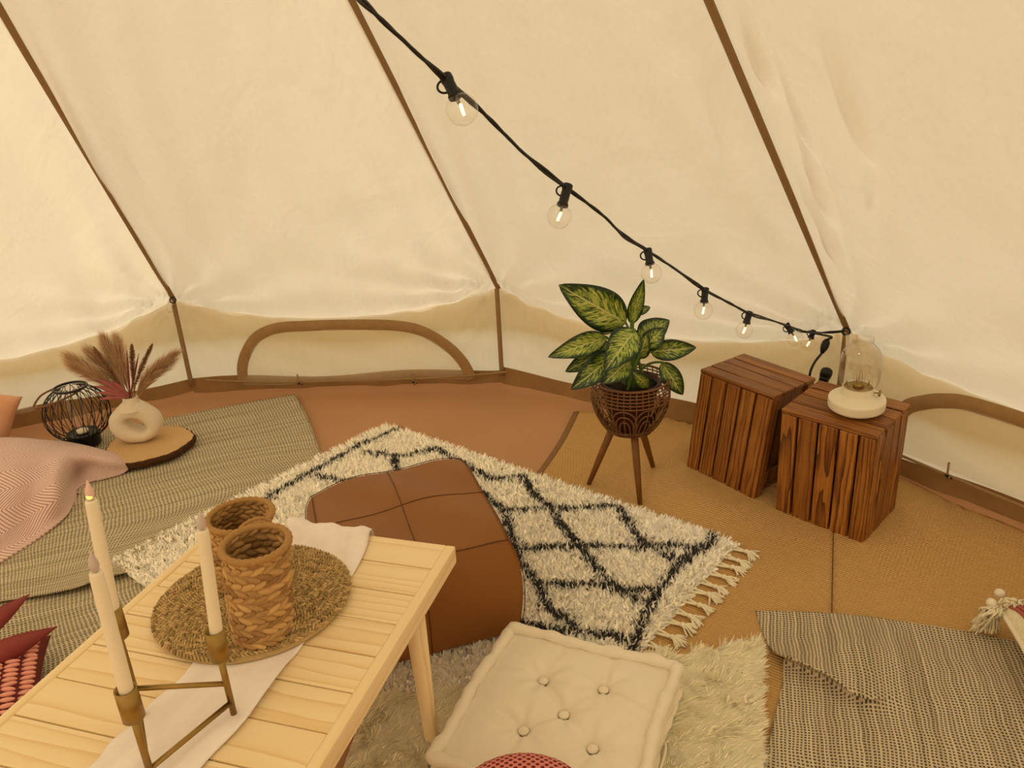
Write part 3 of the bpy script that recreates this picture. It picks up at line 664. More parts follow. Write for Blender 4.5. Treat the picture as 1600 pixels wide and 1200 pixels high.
blanket('woven_blanket', [[(-160, 935, .006), (0, 915, .006), (120, 890, .006), (250, 855, .006), (400, 815, .006)], [(-180, 1010, .007), (0, 980, .008), (120, 950, .009), (260, 905, .007), (420, 870, .006)],
                          [(-200, 1090, .007), (0, 1060, .008), (140, 1010, .009), (290, 960, .007), (450, 930, .006)], [(-220, 1190, .006), (0, 1160, .006), (150, 1110, .006), (310, 1040, .006), (480, 1000, .006)]],
        'blanket2', 'beige woven blanket lying beneath the other, beside the pine table and plum leaf', wr=.006)
blanket('woven_throw', [[(1180, 955, .016), (1262, 957, .018), (1345, 963, .022), (1440, 976, .018), (1530, 992, .016), (1650, 1016, .016)],
                        [(1192, 990, .018), (1270, 985, .020), (1345, 985, .040), (1440, 1000, .018), (1535, 1015, .016), (1655, 1040, .016)],
                        [(1206, 1014, .030), (1270, 1010, .030), (1352, 1010, .058), (1445, 1030, .018), (1545, 1045, .018), (1665, 1070, .016)],
                        [(1228, 1027, .062), (1290, 1052, .056), (1356, 1086, .046), (1450, 1065, .018), (1555, 1080, .022), (1675, 1100, .016)],
                        [(1224, 1035, .022), (1289, 1060, .024), (1358, 1093, .032), (1455, 1095, .020), (1562, 1110, .020), (1685, 1135, .016)],
                        [(1222, 1070, .014), (1290, 1090, .014), (1380, 1120, .022), (1458, 1125, .018), (1568, 1142, .018), (1690, 1165, .016)],
                        [(1208, 1130, .014), (1285, 1145, .014), (1382, 1165, .022), (1460, 1165, .018), (1572, 1180, .018), (1695, 1205, .016)],
                        [(1188, 1230, .014), (1275, 1245, .014), (1375, 1255, .020), (1465, 1255, .016), (1580, 1265, .016), (1700, 1290, .016)]],
        'blanket', 'grey and cream coarse woven throw with a raised fold, in front of the lamp crate', wr=.004, swap=True)

# ================================================================== LEATHER POUF
def pouf():
    zt_ = .33; Rr = atz(806, 858, .30); B = atz(722, 724, .30); L = atz(478, 772, .30)
    cen = (Rr+L)/2; ex = nrm((B-L)*[1, 1, 0]); ey = np.array([-ex[1], ex[0], 0]); sx = np.linalg.norm(B-L)*.5; sy = abs((B-Rr)@ey)*.5
    root = thing('leather_pouf', [cen[0], cen[1], .035], 'square tan leather pouf with stitched seams, on the shaggy rug behind the pine table', 'pouf')
    hh = zt_-.035; n = 26; q = np.linspace(-1, 1, n)
    def shape(a, b, c):       # a,b,c in -1..1 on the cube
        k = .16; v = np.array([a, b, c]); m = np.array([x*math.sqrt(max(0, 1-k*(y*y+z*z)*.5)) for x, y, z in ((a, b, c), (b, a, c), (c, a, b))])
        v = v*.78+m*.22*1.1
        bul = 1+.055*(1-c*c)-.05*(c > 0)*c**4
        x, y = v[0]*sx*bul, v[1]*sy*bul; z = (v[2]*.5+.5)*hh
        if c > .2: z += .014*(1-a*a)*(1-b*b)*c-.020*abs(a*b)**3*c+.010*a*c-.012*b*c*0
        return np.array([0, 0, 0])+ex*x+ey*y+np.array([0, 0, z+.006*math.sin(a*5+b*4)*max(c, 0)])
    V = []; Fc = []
    def face(f):
        o = len(V)
        for i in range(n):
            for j in range(n): V.append(shape(*f(q[i], q[j])))
        for i in range(n-1):
            for j in range(n-1): Fc.append((o+i*n+j, o+(i+1)*n+j, o+(i+1)*n+j+1, o+i*n+j+1))
    for f in (lambda a, b: (a, b, 1), lambda a, b: (b, a, -1), lambda a, b: (1, a, b), lambda a, b: (-1, b, a), lambda a, b: (b, 1, a), lambda a, b: (a, -1, b)): face(f)
    body = obj('cover', (V, Fc), 'leather', root); md = body.modifiers.new('weld', 'WELD'); md.merge_threshold = .0008
    ss = body.modifiers.new('sub', 'SUBSURF'); ss.levels = 1; ss.render_levels = 1
    def seam(fn, r=.0013, name='seam'): obj(name, tube([fn(t) for t in np.linspace(-1, 1, 40)], r, 6), 'thread', root)
    e = 1.004
    seam(lambda t: shape(0, t, 1)*1.0+[0, 0, .0005]); seam(lambda t: shape(t, 0, 1)+[0, 0, .0005])
    for s in (-1, 1):
        seam(lambda t: shape(s, t, 1)*[e, e, 1]); seam(lambda t: shape(t, s, 1)*[e, e, 1])
        seam(lambda t: shape(s, 0, t)*[e, e, 1]); seam(lambda t: shape(0, s, t)*[e, e, 1])
        for s2 in (-1, 1): seam(lambda t: shape(s, s2, t)*[e, e, 1])
pouf()

# ================================================================== TUFTED FLOOR CUSHION
def tufted():
    zc = .125; TL = atz(797, 982, zc); TR = atz(1050, 1042, zc); BL = atz(702, 1190, zc)
    ex = nrm((TR-TL)*[1, 1, 0]); ey = np.array([ex[1], -ex[0], 0]); W = np.linalg.norm(TR-TL)+.01; D = W*1.02
    cen = TL+ex*(W/2)+ey*(D/2); base = np.array([cen[0], cen[1], .042])
    root = thing('floor_cushion', base, 'off-white tufted square floor cushion with covered buttons and rolled edges', 'cushion'); hh = zc-.042
    btn = [atz(x, y, zc)-base for x, y in ((849, 1058), (943, 1072), (881, 1111), (818, 1136), (926, 1164))]
    BT = [((b@ex), (b@ey)) for b in btn]
    # rows below the frame repeat the button spacing
    n = 90; P = np.zeros((n, n, 3))
    for i in range(n):
        for j in range(n):
            a = -1+2*i/(n-1); b = -1+2*j/(n-1); x, y = a*W/2, b*D/2; z = .018*(1-a**4)*(1-b**4)-.004
            for bx, by in BT:
                d = math.hypot(x-bx, y-by); th = math.atan2(y-by, x-bx)
                z -= .026*math.exp(-(d/.035)**1.3); z += .003*math.cos(th*7+bx*40)*math.exp(-((d-.045)/.03)**2)
            for (p, q_) in ((0, 2), (1, 2), (3, 2), (4, 2)):
                ax, ay = BT[p]; bx, by = BT[q_]; L = math.hypot(bx-ax, by-ay); t = np.clip(((x-ax)*(bx-ax)+(y-ay)*(by-ay))/L**2, 0, 1); d = math.hypot(x-ax-t*(bx-ax), y-ay-t*(by-ay)); z -= .006*math.exp(-(d/.010)**2)
            for p, s in ((0, (-.25, -1)), (1, (.3, -1)), (3, (-1, .1)), (4, (1, .1)), (0, (-1, -.4)), (1, (1, -.3)), (3, (-.3, 1)), (4, (.3, 1))):
                ax, ay = BT[p]; bx, by = s[0]*W/2, s[1]*D/2; L = math.hypot(bx-ax, by-ay); t = np.clip(((x-ax)*(bx-ax)+(y-ay)*(by-ay))/L**2, 0, 1); d = math.hypot(x-ax-t*(bx-ax), y-ay-t*(by-ay)); z -= .007*(1-t*.6)*math.exp(-(d/.012)**2)
            P[i, j] = ex*x+ey*y+np.array([0, 0, hh+z])
    # side skirt down to the floor
    def side(p0, p1, out):
        m = 40; Q = []
        for k in range(m):
            t = k/(m-1); p = p0*(1-t)+p1*t
            Q.append([p+out*(.010*math.sin(PI*s)+.003*math.sin(t*30+s*4))*(1 if 0 < s < 1 else .3)+np.array([0, 0, hh*(1-s)-.004]) for s in np.linspace(0, 1, 8)])
        return gridm(np.array(Q))
    c = [(-1, -1), (1, -1), (1, 1), (-1, 1)]; cp = [ex*a*W/2+ey*b*D/2 for a, b in c]
    V, Fc = join(gridm(P), *[side(cp[i], cp[(i+1) % 4], nrm((cp[i]+cp[(i+1) % 4]))) for i in range(4)])
    b_ = obj('cover', (V, Fc), 'cotton', root); b_.modifiers.new('weld', 'WELD').merge_threshold = .003
    for i in range(4):
        p, q_ = cp[i], cp[(i+1) % 4]; m = 60; ts = np.linspace(-.015, 1.015, m)
        pts = [p*(1-t)+q_*t+np.array([0, 0, hh+.002+.002*math.sin(t*31)])+nrm(p+q_)*(.004*math.sin(t*9+i)) for t in ts]
        rad = [.0145+.0014*math.sin(t*52+i)+.0012*math.sin(t*23+i*2)-(.006 if k in (0, m-1) else 0) for k, t in enumerate(ts)]
        obj('rolled_edge', tube(pts, rad, 12), 'cotton', root)
        pts2 = [np.array([v[0], v[1], .012]) for v in pts]; obj('rolled_edge', tube(pts2, np.array(rad)*.9, 10), 'cotton', root)
    for bx, by in BT:
        obj('button', xf(ell(.0125, .0125, .006, 16, 8), None, ex*bx+ey*by+np.array([0, 0, hh-.0115])), 'cotton', root)
    obj('strap', tube(smooth_path([ex*(W/2+.012)+ey*(-.05)+[0, 0, .02], ex*(W/2+.022)+ey*.0+[0, 0, .035], ex*(W/2+.014)+ey*.1+[0, 0, .02]], 6), .003, 6), 'cotton', root)
tufted()
# dotted pink cushion peeking up at the near edge
p = atz(820, 1345, .10)
d_ = lathe([(max(1e-3, .15*math.sin(PI*i/16)), -.075*math.cos(PI*i/16)*(abs(math.cos(PI*i/16))**-.25 if abs(math.cos(PI*i/16)) > 1e-3 else 1)) for i in range(17)], 36)
V = np.array(d_[0]); uv = np.stack([V[:, 0]*3.2, V[:, 1]*3.2], 1)
o = obj('round_cushion', (V, d_[1]), 'dots', uv=uv); o.location = (p[0], p[1], .185); tag(o, 'pink knitted round cushion with dark red dots resting against the tufted cushion', 'cushion')
# ================================================================== PINE TABLE
ZT = .44; TY = -.3057; tc = atz(712, 853, ZT); t1 = np.array([math.cos(TY), math.sin(TY), 0]); t2 = np.array([-math.sin(TY), math.cos(TY), 0])
TW = .4255*1.5*(1.5-ZT)/(1.5-.42); TLn = 1.25
table = thing('low_table', [tc[0], tc[1], 0], 'low pale pine table with cross planks and tapered round legs', 'table', rot=(0, 0, TY))   # local: x to -TW, y to -TLn
npl = 13; pw = TLn/npl
for i in range(npl):
    me = mesh('plank', *bbox(TW-.046, pw-.0030, .020, .0025, 2), smooth=False)
    link('plank', me, 'pine', table, (-TW/2, -pw*(i+.5), ZT-.010-.0006*(i % 3)))
for s, x in ((0, -.012), (1, -TW+.012)): link('side_rail', mesh('side_rail', *xf(bbox(TLn, .024, .046, .005, 2)), smooth=False), 'pine', table, (x, -TLn/2, ZT-.023), (0, 0, PI/2))
for y in (-.25, -TLn+.25): link('cross_bar', mesh('cross_bar', *bbox(TW-.05, .05, .02, .003), smooth=False), 'pine', table, (-TW/2, y, ZT-.03))
for sx in (0, 1):
    for sy in (0, 1):
        tp = np.array([-.055 if sx == 0 else -TW+.055, -.245 if sy == 0 else -TLn+.245, ZT-.03]); bt = tp+np.array([.045*(1 if sx == 0 else -1), .035*(1 if sy == 0 else -1), 0]); bt[2] = .018
        if sx == 0 and sy == 0:
            g_ = atz(676, 1166, .022)-tc; tp = np.array([-.034, -.185, ZT-.03]); bt = np.array([g_@t1, g_@t2, .022])
        obj('leg', tube([tp, tp*.6+bt*.4, bt+[0, 0, .004], bt], [.024, .021, .0145, .0135], 20), 'pinev', table)
def tloc(x, y, dz=0.): return atz(x, y, ZT+dz)
# --- runner: gauze cloth along the table, rumpled at its far end
def runner():
    L = [(447, 816), (452, 838), (440, 870), (410, 920), (345, 990), (298, 1042), (222, 1122), (150, 1192), (60, 1290)]
    R = [(578, 834), (572, 858), (556, 890), (520, 940), (478, 1000), (446, 1046), (384, 1128), (322, 1190), (240, 1290)]
    n = 26; a = smooth_path([tloc(*p, .004) for p in L], 9); b = smooth_path([tloc(*p, .004) for p in R], 9); P = np.zeros((len(a), n, 3))
    for i in range(len(a)):
        for j in range(n):
            u = j/(n-1); p = a[i]*(1-u)+b[i]*u; v = i/len(a)
            z = .0042*(1+math.sin(u*15+2*math.sin(v*9)))+.0012*(1+math.sin(u*37+v*12))+.018*math.exp(-((v-.06)/.05)**2)*max(0, math.sin(u*9+.4))
            z *= np.clip(min((np.hypot(*(p-pmc)[:2])-PMR-.004)/.03, (np.hypot(*(p-tloc(366, 1118))[:2])-.008)/.03), .12, 1)
            P[i, j] = [p[0]+.004*math.sin(v*60)*(u == 0), p[1], ZT+.0025+z]
    # far end hangs over the table end
    tail = []
    for k, (dz, dy) in enumerate(((-.001, .012), (-.03, .020), (-.06, .018))): tail.append(P[0]+t2*dy+np.array([0, 0, dz]))
    P = np.concatenate([np.array(tail[::-1]), P]); c = np.array([*P.mean((0, 1))[:2], ZT])
    o = obj('table_runner', gridm(P-c), 'runner'); o.location = tuple(c); solid(o, .0012, 1); tag(o, 'pale pink gauze runner lying along the pine table under the round placemat', 'table runner')
# --- round seagrass placemat: a spiral of plaits
pmc = tloc(401, 941); PMR = .203
runner()
def placemat():
    root = thing('placemat', [pmc[0], pmc[1], ZT+.0095], 'round braided seagrass placemat on the pine table under two woven baskets', 'placemat')
    tv, tf = ell(.0042, .0030, .0090, 6, 4); ms = []; ls = []; tn = []
    th = 2.0; pitch = .0125
    while pitch*th/(2*PI) < PMR-.006:
        r = pitch*th/(2*PI); ra = r*(1+.035*math.cos(2*th)); c = np.array([ra*math.cos(th), ra*math.sin(th), .004]); tg = np.array([-math.sin(th), math.cos(th), 0]); rd = np.array([math.cos(th), math.sin(th), 0])
        for s in (-1, 1):
            d = nrm(tg*.75+rd*s*.62+np.array([0, 0, .07*rng.normal()])); ms.append(lookm(d)); ls.append(c+rd*s*.0028+tg*.003*s+[0, 0, .0010*rng.normal()+.001]); tn.append(rng.random())
        th += .0085/r
    o = fobj('braid', scatter(tv, tf, ms, ls, np.array(tn)), 'sea', root, kind='stuff')
    co_ = obj('core', xf(lathe([(PMR-.008, -.004), (PMR-.006, 0), (PMR-.008, .003)], 64)), 'sea', root); at_ = co_.data.attributes.new('tone', 'FLOAT', 'POINT'); at_.data.foreach_set('value', [.5]*len(co_.data.vertices))
placemat()
# --- woven baskets
def basket(foot, top_px, wid_px, label, handle=None):
    b = tloc(*foot, .018); tp = atY(*top_px, b[1]-.005); hh = tp[2]-b[2]; dep = (tp-O)@fw; R = wid_px*dep/F/2
    root = thing('woven_basket', b, label, 'basket', 'woven baskets on the placemat'); ax = (tp-b)/hh
    rows = 13; tv, tf = ell(.0052, .0062, .0165, 7, 5); ms = []; ls = []; tn = []
    rad = lambda f: R*(.90+.06*f+.05*math.sin(PI*f))
    for i in range(rows):
        f = (i+.5)/rows; n = 17; r = rad(f)-.003
        for k in range(n):
            a = 2*PI*(k+.5*(i % 2)+.2*rng.random())/n; c = np.array([r*math.cos(a), r*math.sin(a), f*hh])+np.array([ax[0], ax[1], 0])*f*hh; tg = np.array([-math.sin(a), math.cos(a), 0])
            d = nrm(tg+np.array([0, 0, .36*(1 if i % 2 else -1)+.12*rng.normal()])+.12*np.array([math.cos(a), math.sin(a), 0])); ms.append(lookm(d, np.array([math.cos(a), math.sin(a), 0]))@np.diag([1, 1+.25*rng.random(), 1])); ls.append(c); tn.append(rng.random())
    fobj('weave', scatter(tv, tf, ms, ls, np.array(tn)), 'hyac', root, kind='stuff')
    ln_ = obj('lining', xf((lambda q: q)(lathe([(.001, .006), (rad(0)-.006, .006)]+[(rad(f)-.0022, f*hh) for f in np.linspace(.05, .98, 10)], 40, True)), np.array([[1, 0, ax[0]], [0, 1, ax[1]], [0, 0, 1]])), 'hyac', root)
    at_ = ln_.data.attributes.new('tone', 'FLOAT', 'POINT'); at_.data.foreach_set('value', [.5]*len(ln_.data.vertices))
    tcn = np.array([ax[0]*hh, ax[1]*hh, hh]); m = 90
    rope = [tcn+np.array([(rad(1))*math.cos(a), (rad(1))*math.sin(a), 0]) for a in np.linspace(0, 2*PI, m)[:-1]]
    obj('rim', tube(rope, [.0072+.0011*math.sin(i*2.1) for i in range(m-1)], 9, closed=True), 'rim', root)
    if handle:
        for dx in (0, .016):
            h0 = [tcn+np.array(p)+np.array([dx*.4, -dx, 0]) for p in handle]; pp = smooth_path(h0, 10); obj('handle', tube(pp, [.006+.001*math.sin(i*2.3) for i in range(len(pp))], 9), 'rim', root)
basket((369, 900), (375, 806), 102, 'woven water hyacinth basket with rope handles, behind its twin on the placemat', [(.070, -.03, .0), (.055, -.055, .022), (.028, -.075, .015), (.022, -.072, -.03)])
basket((411, 985), (399, 850), 106, 'open woven water hyacinth basket without handle, standing in front of its twin on the placemat')
# --- brass candle holder with three LED candles
bB = tloc(366, 1118); hB = atY(340, 984, bB[1])[2]-ZT; bA = tloc(240, 1224); hA = atY(198, 1076, bA[1])[2]-ZT; bC = atz(211, 1079, ZT+.068); hC = atY(172, 950, bC[1])[2]-ZT
bA[2] = bB[2] = bC[2] = ZT+.0045
hold = thing('candle_holder', bB, 'brushed brass three-arm candle holder standing on the gauze runner', 'candle holder'); hb = bB.copy()
cupR = .0165; legs3 = [(bA, hA), (bB, hB), (bC, hC)]
for p, h_ in legs3:
    q = p-hb; h_ -= .0045
    obj('post', tube([q, q+[0, 0, h_-.045]], .0058, 14), 'brass', hold)
    obj('cup', xf(lathe([(.001, h_-.060), (cupR-.002, h_-.060), (cupR, h_-.058), (cupR, h_), (cupR-.002, h_), (cupR-.002, h_-.05), (.001, h_-.05)], 28), None, q), 'brass', hold)
def bar(p, q, z1, z2): obj('bar', tube([p-hb+[0, 0, z1], q-hb+[0, 0, z2]], .0048, 12), 'brass', hold)
bar(bB, bC, .068, .068); bar(bB, bA, .026, .026); bar(bA, bC, .1-.05, .05)
def candle(base, h_, top_px, lit, label):
    p = base+np.array([0, 0, h_-.0045-.048]); Yt = p[1]+.0; tp = atY(*top_px, Yt); v = tp-p; L = np.linalg.norm(v); root = thing('taper_candle', p, label, 'candle', 'LED taper candles')
    M = lookm(v)
    obj('wax', xf(lathe([(.0100, 0), (.0108, .004), (.0108, .06), (.0098, L-.012), (.0092, L-.004), (.0075, L), (.003, L-.003), (.0005, L-.004)], 24), M), 'wax', root)
    prof = [(.0005, L-.003), (.0052, L+.002), (.0072, L+.009), (.0062, L+.017), (.0030, L+.026), (.0004, L+.034)]
    fl = obj('flame_tip', xf(lathe(prof, 14), M), 'flame' if lit else 'flame2', root)
    if lit: obj('glow', xf(ell(.0058, .0058, .006, 12, 6), M, M@np.array([0, -.002, L+.007])), 'glow', fl)
    return root
candle(bA, hA, (149, 892), False, 'ivory LED taper candle with an unlit grey tip in the low front cup')
candle(bB, hB, (316, 826), False, 'ivory LED taper candle with an unlit tip beside the woven baskets')
candle(bC, hC, (142, 780), True, 'ivory LED taper candle with a glowing pink flame tip')

# ================================================================== LEFT SIDE: wood slice, vase, lantern, throws
bz = .031
sc = atz(232, 692, bz+.03); slR = 66*((sc-O)@fw)/F
sl = thing('wood_slice', [sc[0], sc[1], bz], 'round bark-edged wood slice on the woven blanket under the ring vase', 'wood slice')
n = 72; rr = [slR*(1+.03*math.sin(3*a+1)+.02*math.sin(7*a)+.012*math.sin(23*a)) for a in np.linspace(0, 2*PI, n, endpoint=False)]; an = np.linspace(0, 2*PI, n, endpoint=False)
top = [(r*.965*math.cos(a), r*.965*math.sin(a), .03) for r, a in zip(rr, an)]; obj('cut_face', join(([(0, 0, .0303)]+top, [(0, 1+i, 1+(i+1) % n) for i in range(n)])), 'slice', sl, smooth=False)
ring = lambda f, z: [(r*f*math.cos(a)*(1+.012*math.sin(41*a+z*300)), r*f*math.sin(a)*(1+.012*math.sin(37*a+z*200)), z) for r, a in zip(rr, an)]
V = ring(.96, 0)+ring(1.0, .006)+ring(1.01, .016)+ring(1.0, .026)+ring(.96, .0305); Fc = [(i*n+k, i*n+(k+1) % n, (i+1)*n+(k+1) % n, (i+1)*n+k) for i in range(4) for k in range(n)]+[tuple(range(n))[::-1]]
obj('bark', (V, Fc), 'bark', sl)
# ring vase (a disc with an off-centre hole) turned slightly from the viewer
vb = atz(220, 688, bz+.030); vd = (vb-O)@fw; s_ = vd/F
vase = thing('ring_vase', vb, 'matt white ring-shaped ceramic vase holding dried grasses, on the wood slice', 'vase', rot=(0, 0, math.atan2(vb[1], vb[0])-PI/2-.35))
VH = 62*s_*1.02; VR = 39*s_
def vase_mesh():
    n, m = 64, 20; V = []; Fc = []
    cz = VH*.50; 
    for i in range(n):
        a = 2*PI*i/n; ca, sa = math.cos(a), math.sin(a)
        out = np.array([VR*ca*1.0, max(-cz, VH*.5*sa*1.02)])
        ix, iz = VR*.40*ca, VH*.125*sa; inn = np.array([ix*.80+iz*.60+VR*.05, -ix*.60+iz*.80-VH*.02])
        if sa > .55: out = np.array([VR*ca*1.0, VH*.5*sa])+np.array([-ca*VR*.25*(sa-.55), (sa-.55)**2*VH*.55])
        mid = (out+inn)/2; hw = (out-inn)/2; dep = VR*.42*(1-.1*sa)
        for j in range(m):
            b = 2*PI*j/m; q = mid+hw*math.copysign(abs(math.cos(b))**.9, math.cos(b)); V.append((q[0], dep*math.copysign(abs(math.sin(b))**.8, math.sin(b)), q[1]+cz))
    for i in range(n):
        for j in range(m): Fc.append((i*m+j, ((i+1) % n)*m+j, ((i+1) % n)*m+(j+1) % m, i*m+(j+1) % m))
    return V, Fc
obj('body', vase_mesh(), 'ceramic', vase)
obj('neck', lathe([(VR*.50, VH*.86), (VR*.36, VH*1.0), (VR*.29, VH*1.10), (VR*.28, VH*1.18), (VR*.24, VH*1.18), (VR*.22, VH*1.05)], 28, True), 'ceramic', vase)
neckp = vb+np.array([0, 0, VH*1.14])
# dried stems
def plume(tip, label, fluffy, thick, m, n=420, ln=.05, dy=0.):
    p0 = neckp+np.array([rng.normal()*.006, rng.normal()*.006, -.03]); t_ = atY(*tip, vb[1]+dy); mid = (p0+t_)/2+np.array([0, 0, .015]); path = smooth_path([p0, mid, t_], 14); c0 = neckp
    root = thing('pampas_plume' if fluffy else 'foxtail_stem', p0, label, 'dried stem', 'dried stems in the ring vase'); obj('stalk', tube(path-p0, np.linspace(.0022, .0008, len(path)), 5), m, root)
    f = .25+.75*rng.random(n)**.8; idx = np.clip((f*(len(path)-1)).astype(int), 0, len(path)-2); b = path[idx]; T = path[idx+1]-path[idx]; T /= np.linalg.norm(T, axis=1)[:, None]
    sp = rng.normal(size=(n, 3)); sp /= np.linalg.norm(sp, axis=1)[:, None]
    env = thick*(np.sin(np.clip((f-.22)/.8, 0, 1)*PI)**.6); d = T*ln*(1 if fluffy else .45)+sp*env[:, None]+np.array([0, 0, -.004 if fluffy else 0])
    V, q, t, C = ribbons(b-p0, d, np.full(n, .0013 if fluffy else .0016), np.ones((n, 3)))
    me = fastmesh('plume', V, q, t); o = link('plume', me, m, root); a = me.attributes.new('tone', 'FLOAT', 'POINT'); a.data.foreach_set('value', np.repeat(rng.random(n), 5).astype(np.float32)); o['kind'] = 'stuff'
G = [((148, 545), 'dark tapering dried grass head leaning left in the ring vase', 0, .011), ((206, 541), 'dark tapering dried grass head standing upright in the ring vase', 0, .012), ((237, 540), 'dark tapering dried grass head leaning right in the ring vase', 0, .011)]
for tip, lb, fl, thk in G: plume(tip, lb, fl, thk*1.3, 'bunny', 1400, .03)
PLB = iter(('lowest feathery pampas plume drooping over the wire lantern', 'wispy pampas plume just above the red palm fan', 'tall pale pampas plume beside the dark left-leaning foxtail', 'tall pale pampas plume next to the upright dark foxtail', 'short pampas plume behind the left-leaning dark foxtail', 'long pampas plume arching away toward the half-moon window', 'short low pampas plume under the long arching one'))
for tip, dy in (((122, 566), -.02), ((128, 578), -.05), ((168, 543), .05), ((185, 545), .06), ((150, 560), .02), ((264, 562), 0.), ((246, 575), -.03)):
    plume(tip, next(PLB), 1, .042, 'pampas', 1000, .080, dy)
# dyed fan palm leaf and two small red leaves
def spear(p, q, wid, bendv, m, name, parent, off):
    n = 10; P = []; d = q-p; sd_ = nrm(np.cross(d, fw))
    for i in range(n+1):
        f = i/n; c = p+d*f+bendv*math.sin(PI*f); w_ = wid*(math.sin(PI*min(1, f*.75+.12))**.8)*(1-f**5)+.0008; P.append([c-sd_*w_-off, c+fw*.0-off-fw*w_*.35, c+sd_*w_-off])
    return solid(obj(name, gridm(np.array(P)), m, parent), .0012)
fan = thing('palm_leaf', neckp-[0, 0, .02], 'dusty red dried palm fan spreading left from the ring vase', 'dried leaf'); fo = neckp-np.array([0, 0, .02])
for tip, w_ in (((150, 592), .010), ((146, 603), .011), ((150, 614), .010), ((154, 625), .009), ((172, 594), .010)): spear(neckp, atY(*tip, vb[1]-.06), w_, np.array([0, 0, .008]), 'redleaf', 'leaflet', fan, fo)
for tip, lbl in (((198, 546), 'thin dark red leaf between the pale plumes and the upright foxtail'), ((217, 552), 'thin dark red leaf between the upright and right-leaning foxtails')):
    sp_ = thing('red_leaf', neckp-[0, 0, .02], lbl, 'dried leaf', 'thin red leaves in the ring vase'); spear(neckp, atY(*tip, vb[1]+.05), .0042, np.array([0, 0, .002]), 'plum', 'blade', sp_, fo); obj('stalk', tube([neckp-fo+[0, 0, -.03], neckp-fo], .0015, 5), 'plum', sp_)
# wire lantern
lb = atz(134, 693, bz); ls_ = ((lb-O)@fw)/F; lan = thing('wire_lantern', lb, 'black wire globe lantern with glass cylinder beside the wood slice', 'lantern')
GR = 47*ls_; GZ = 56*ls_*.95; GH = 43*ls_
obj('base', lathe([(22.6*ls_, 0), (23.4*ls_, .0015), (23.5*ls_, .004), (23.5*ls_, 19.4*ls_), (23.4*ls_, 20.2*ls_), (22.6*ls_, 20.6*ls_), (21*ls_, 20.6*ls_), (20.6*ls_, 20.2*ls_), (20.4*ls_, 19*ls_), (.001, 19*ls_)], 36), 'blkm', lan)
for s in (-1, 1):
    for k in range(20):
        P = []
        for f in np.linspace(.10, .93, 22):
            ph = PI*f; r = GR*math.sin(ph)**.85; z = GZ-GH*math.cos(ph); a = 2*PI*k/20+s*(f-.5)*.42; P.append((r*math.cos(a), r*math.sin(a), z))
        obj('wire', tube(P, .0017, 5), 'blkm', lan)
zt_ = GZ+GH*math.cos(PI*.07); obj('top_ring', tube([(23*ls_*math.cos(a), 23*ls_*math.sin(a), zt_) for a in np.linspace(0, 2*PI, 40)[:-1]], .0055, 8, closed=True), 'blkm', lan)
obj('glass_cylinder', lathe([(13*ls_, 20*ls_), (13*ls_, 74*ls_), (12.6*ls_, 74*ls_)], 24, True), 'glass', lan)
obj('candle', lathe([(9*ls_, 20*ls_), (9*ls_, 24*ls_), (.001, 25*ls_)], 20), 'wax', lan)
obj('handle', tube(smooth_path([np.array([-23*ls_, 0, zt_]), np.array([-40*ls_, -.03, zt_-.018]), np.array([-50*ls_, -.055, zt_-.055]), np.array([-38*ls_, -.085, zt_-.05]), np.array([-10*ls_, -.09, zt_-.03]), np.array([12*ls_, -.06, zt_-.012]), np.array([20*ls_, -.012, zt_-.004])], 8), .0042, 8), 'rattan', lan)
# pink herringbone throw over a low cushion
def throw():
    C = [[(-130, 690, .05), (-50, 688, .10), (20, 686, .11), (70, 690, .10), (110, 694, .08), (150, 703, .065), (185, 714, .05), (203, 727, .038)],
         [(-130, 730, .10), (-50, 724, .14), (20, 716, .14), (68, 713, .125), (105, 710, .115), (140, 714, .10), (178, 721, .08), (204, 731, .032)],
         [(-130, 770, .12), (-50, 760, .14), (15, 748, .135), (60, 738, .115), (92, 727, .135), (126, 726, .07), (165, 733, .055), (200, 736, .028)],
         [(-130, 810, .11), (-50, 800, .125), (10, 785, .115), (52, 770, .09), (88, 748, .130), (116, 740, .04), (145, 745, .035), (180, 745, .024)],
         [(-130, 860, .07), (-50, 848, .08), (5, 830, .07), (48, 805, .055), (86, 778, .100), (110, 760, .026), (130, 757, .024), (150, 753, .022)],
         [(-130, 905, .03), (-50, 890, .032), (2, 862, .030), (52, 836, .026), (92, 803, .04), (113, 780, .026), (122, 768, .022), (132, 758, .022)],
         [(-130, 930, .024), (-50, 912, .024), (0, 882, .024), (56, 846, .022), (96, 815, .022), (114, 790, .022), (120, 775, .022), (124, 762, .022)]]
    P = patch([[atz(x, y, z) for x, y, z in r] for r in C], 9); uv = arc_uv(P)
    for i in range(P.shape[0]):
        for j in range(P.shape[1]): P[i, j, 2] += .004*math.sin(uv[i, j, 1]*30+4*math.sin(uv[i, j, 0]*9))*math.sin(uv[i, j, 0]*14)
    c = np.array([*P.mean((0, 1))[:2], .02]); o = obj('throw_blanket', gridm(P-c, uv), 'herring'); o.location = tuple(c); solid(o, .009, 1); tag(o, 'dusty pink herringbone throw heaped in front of the wire lantern', 'blanket')
throw()
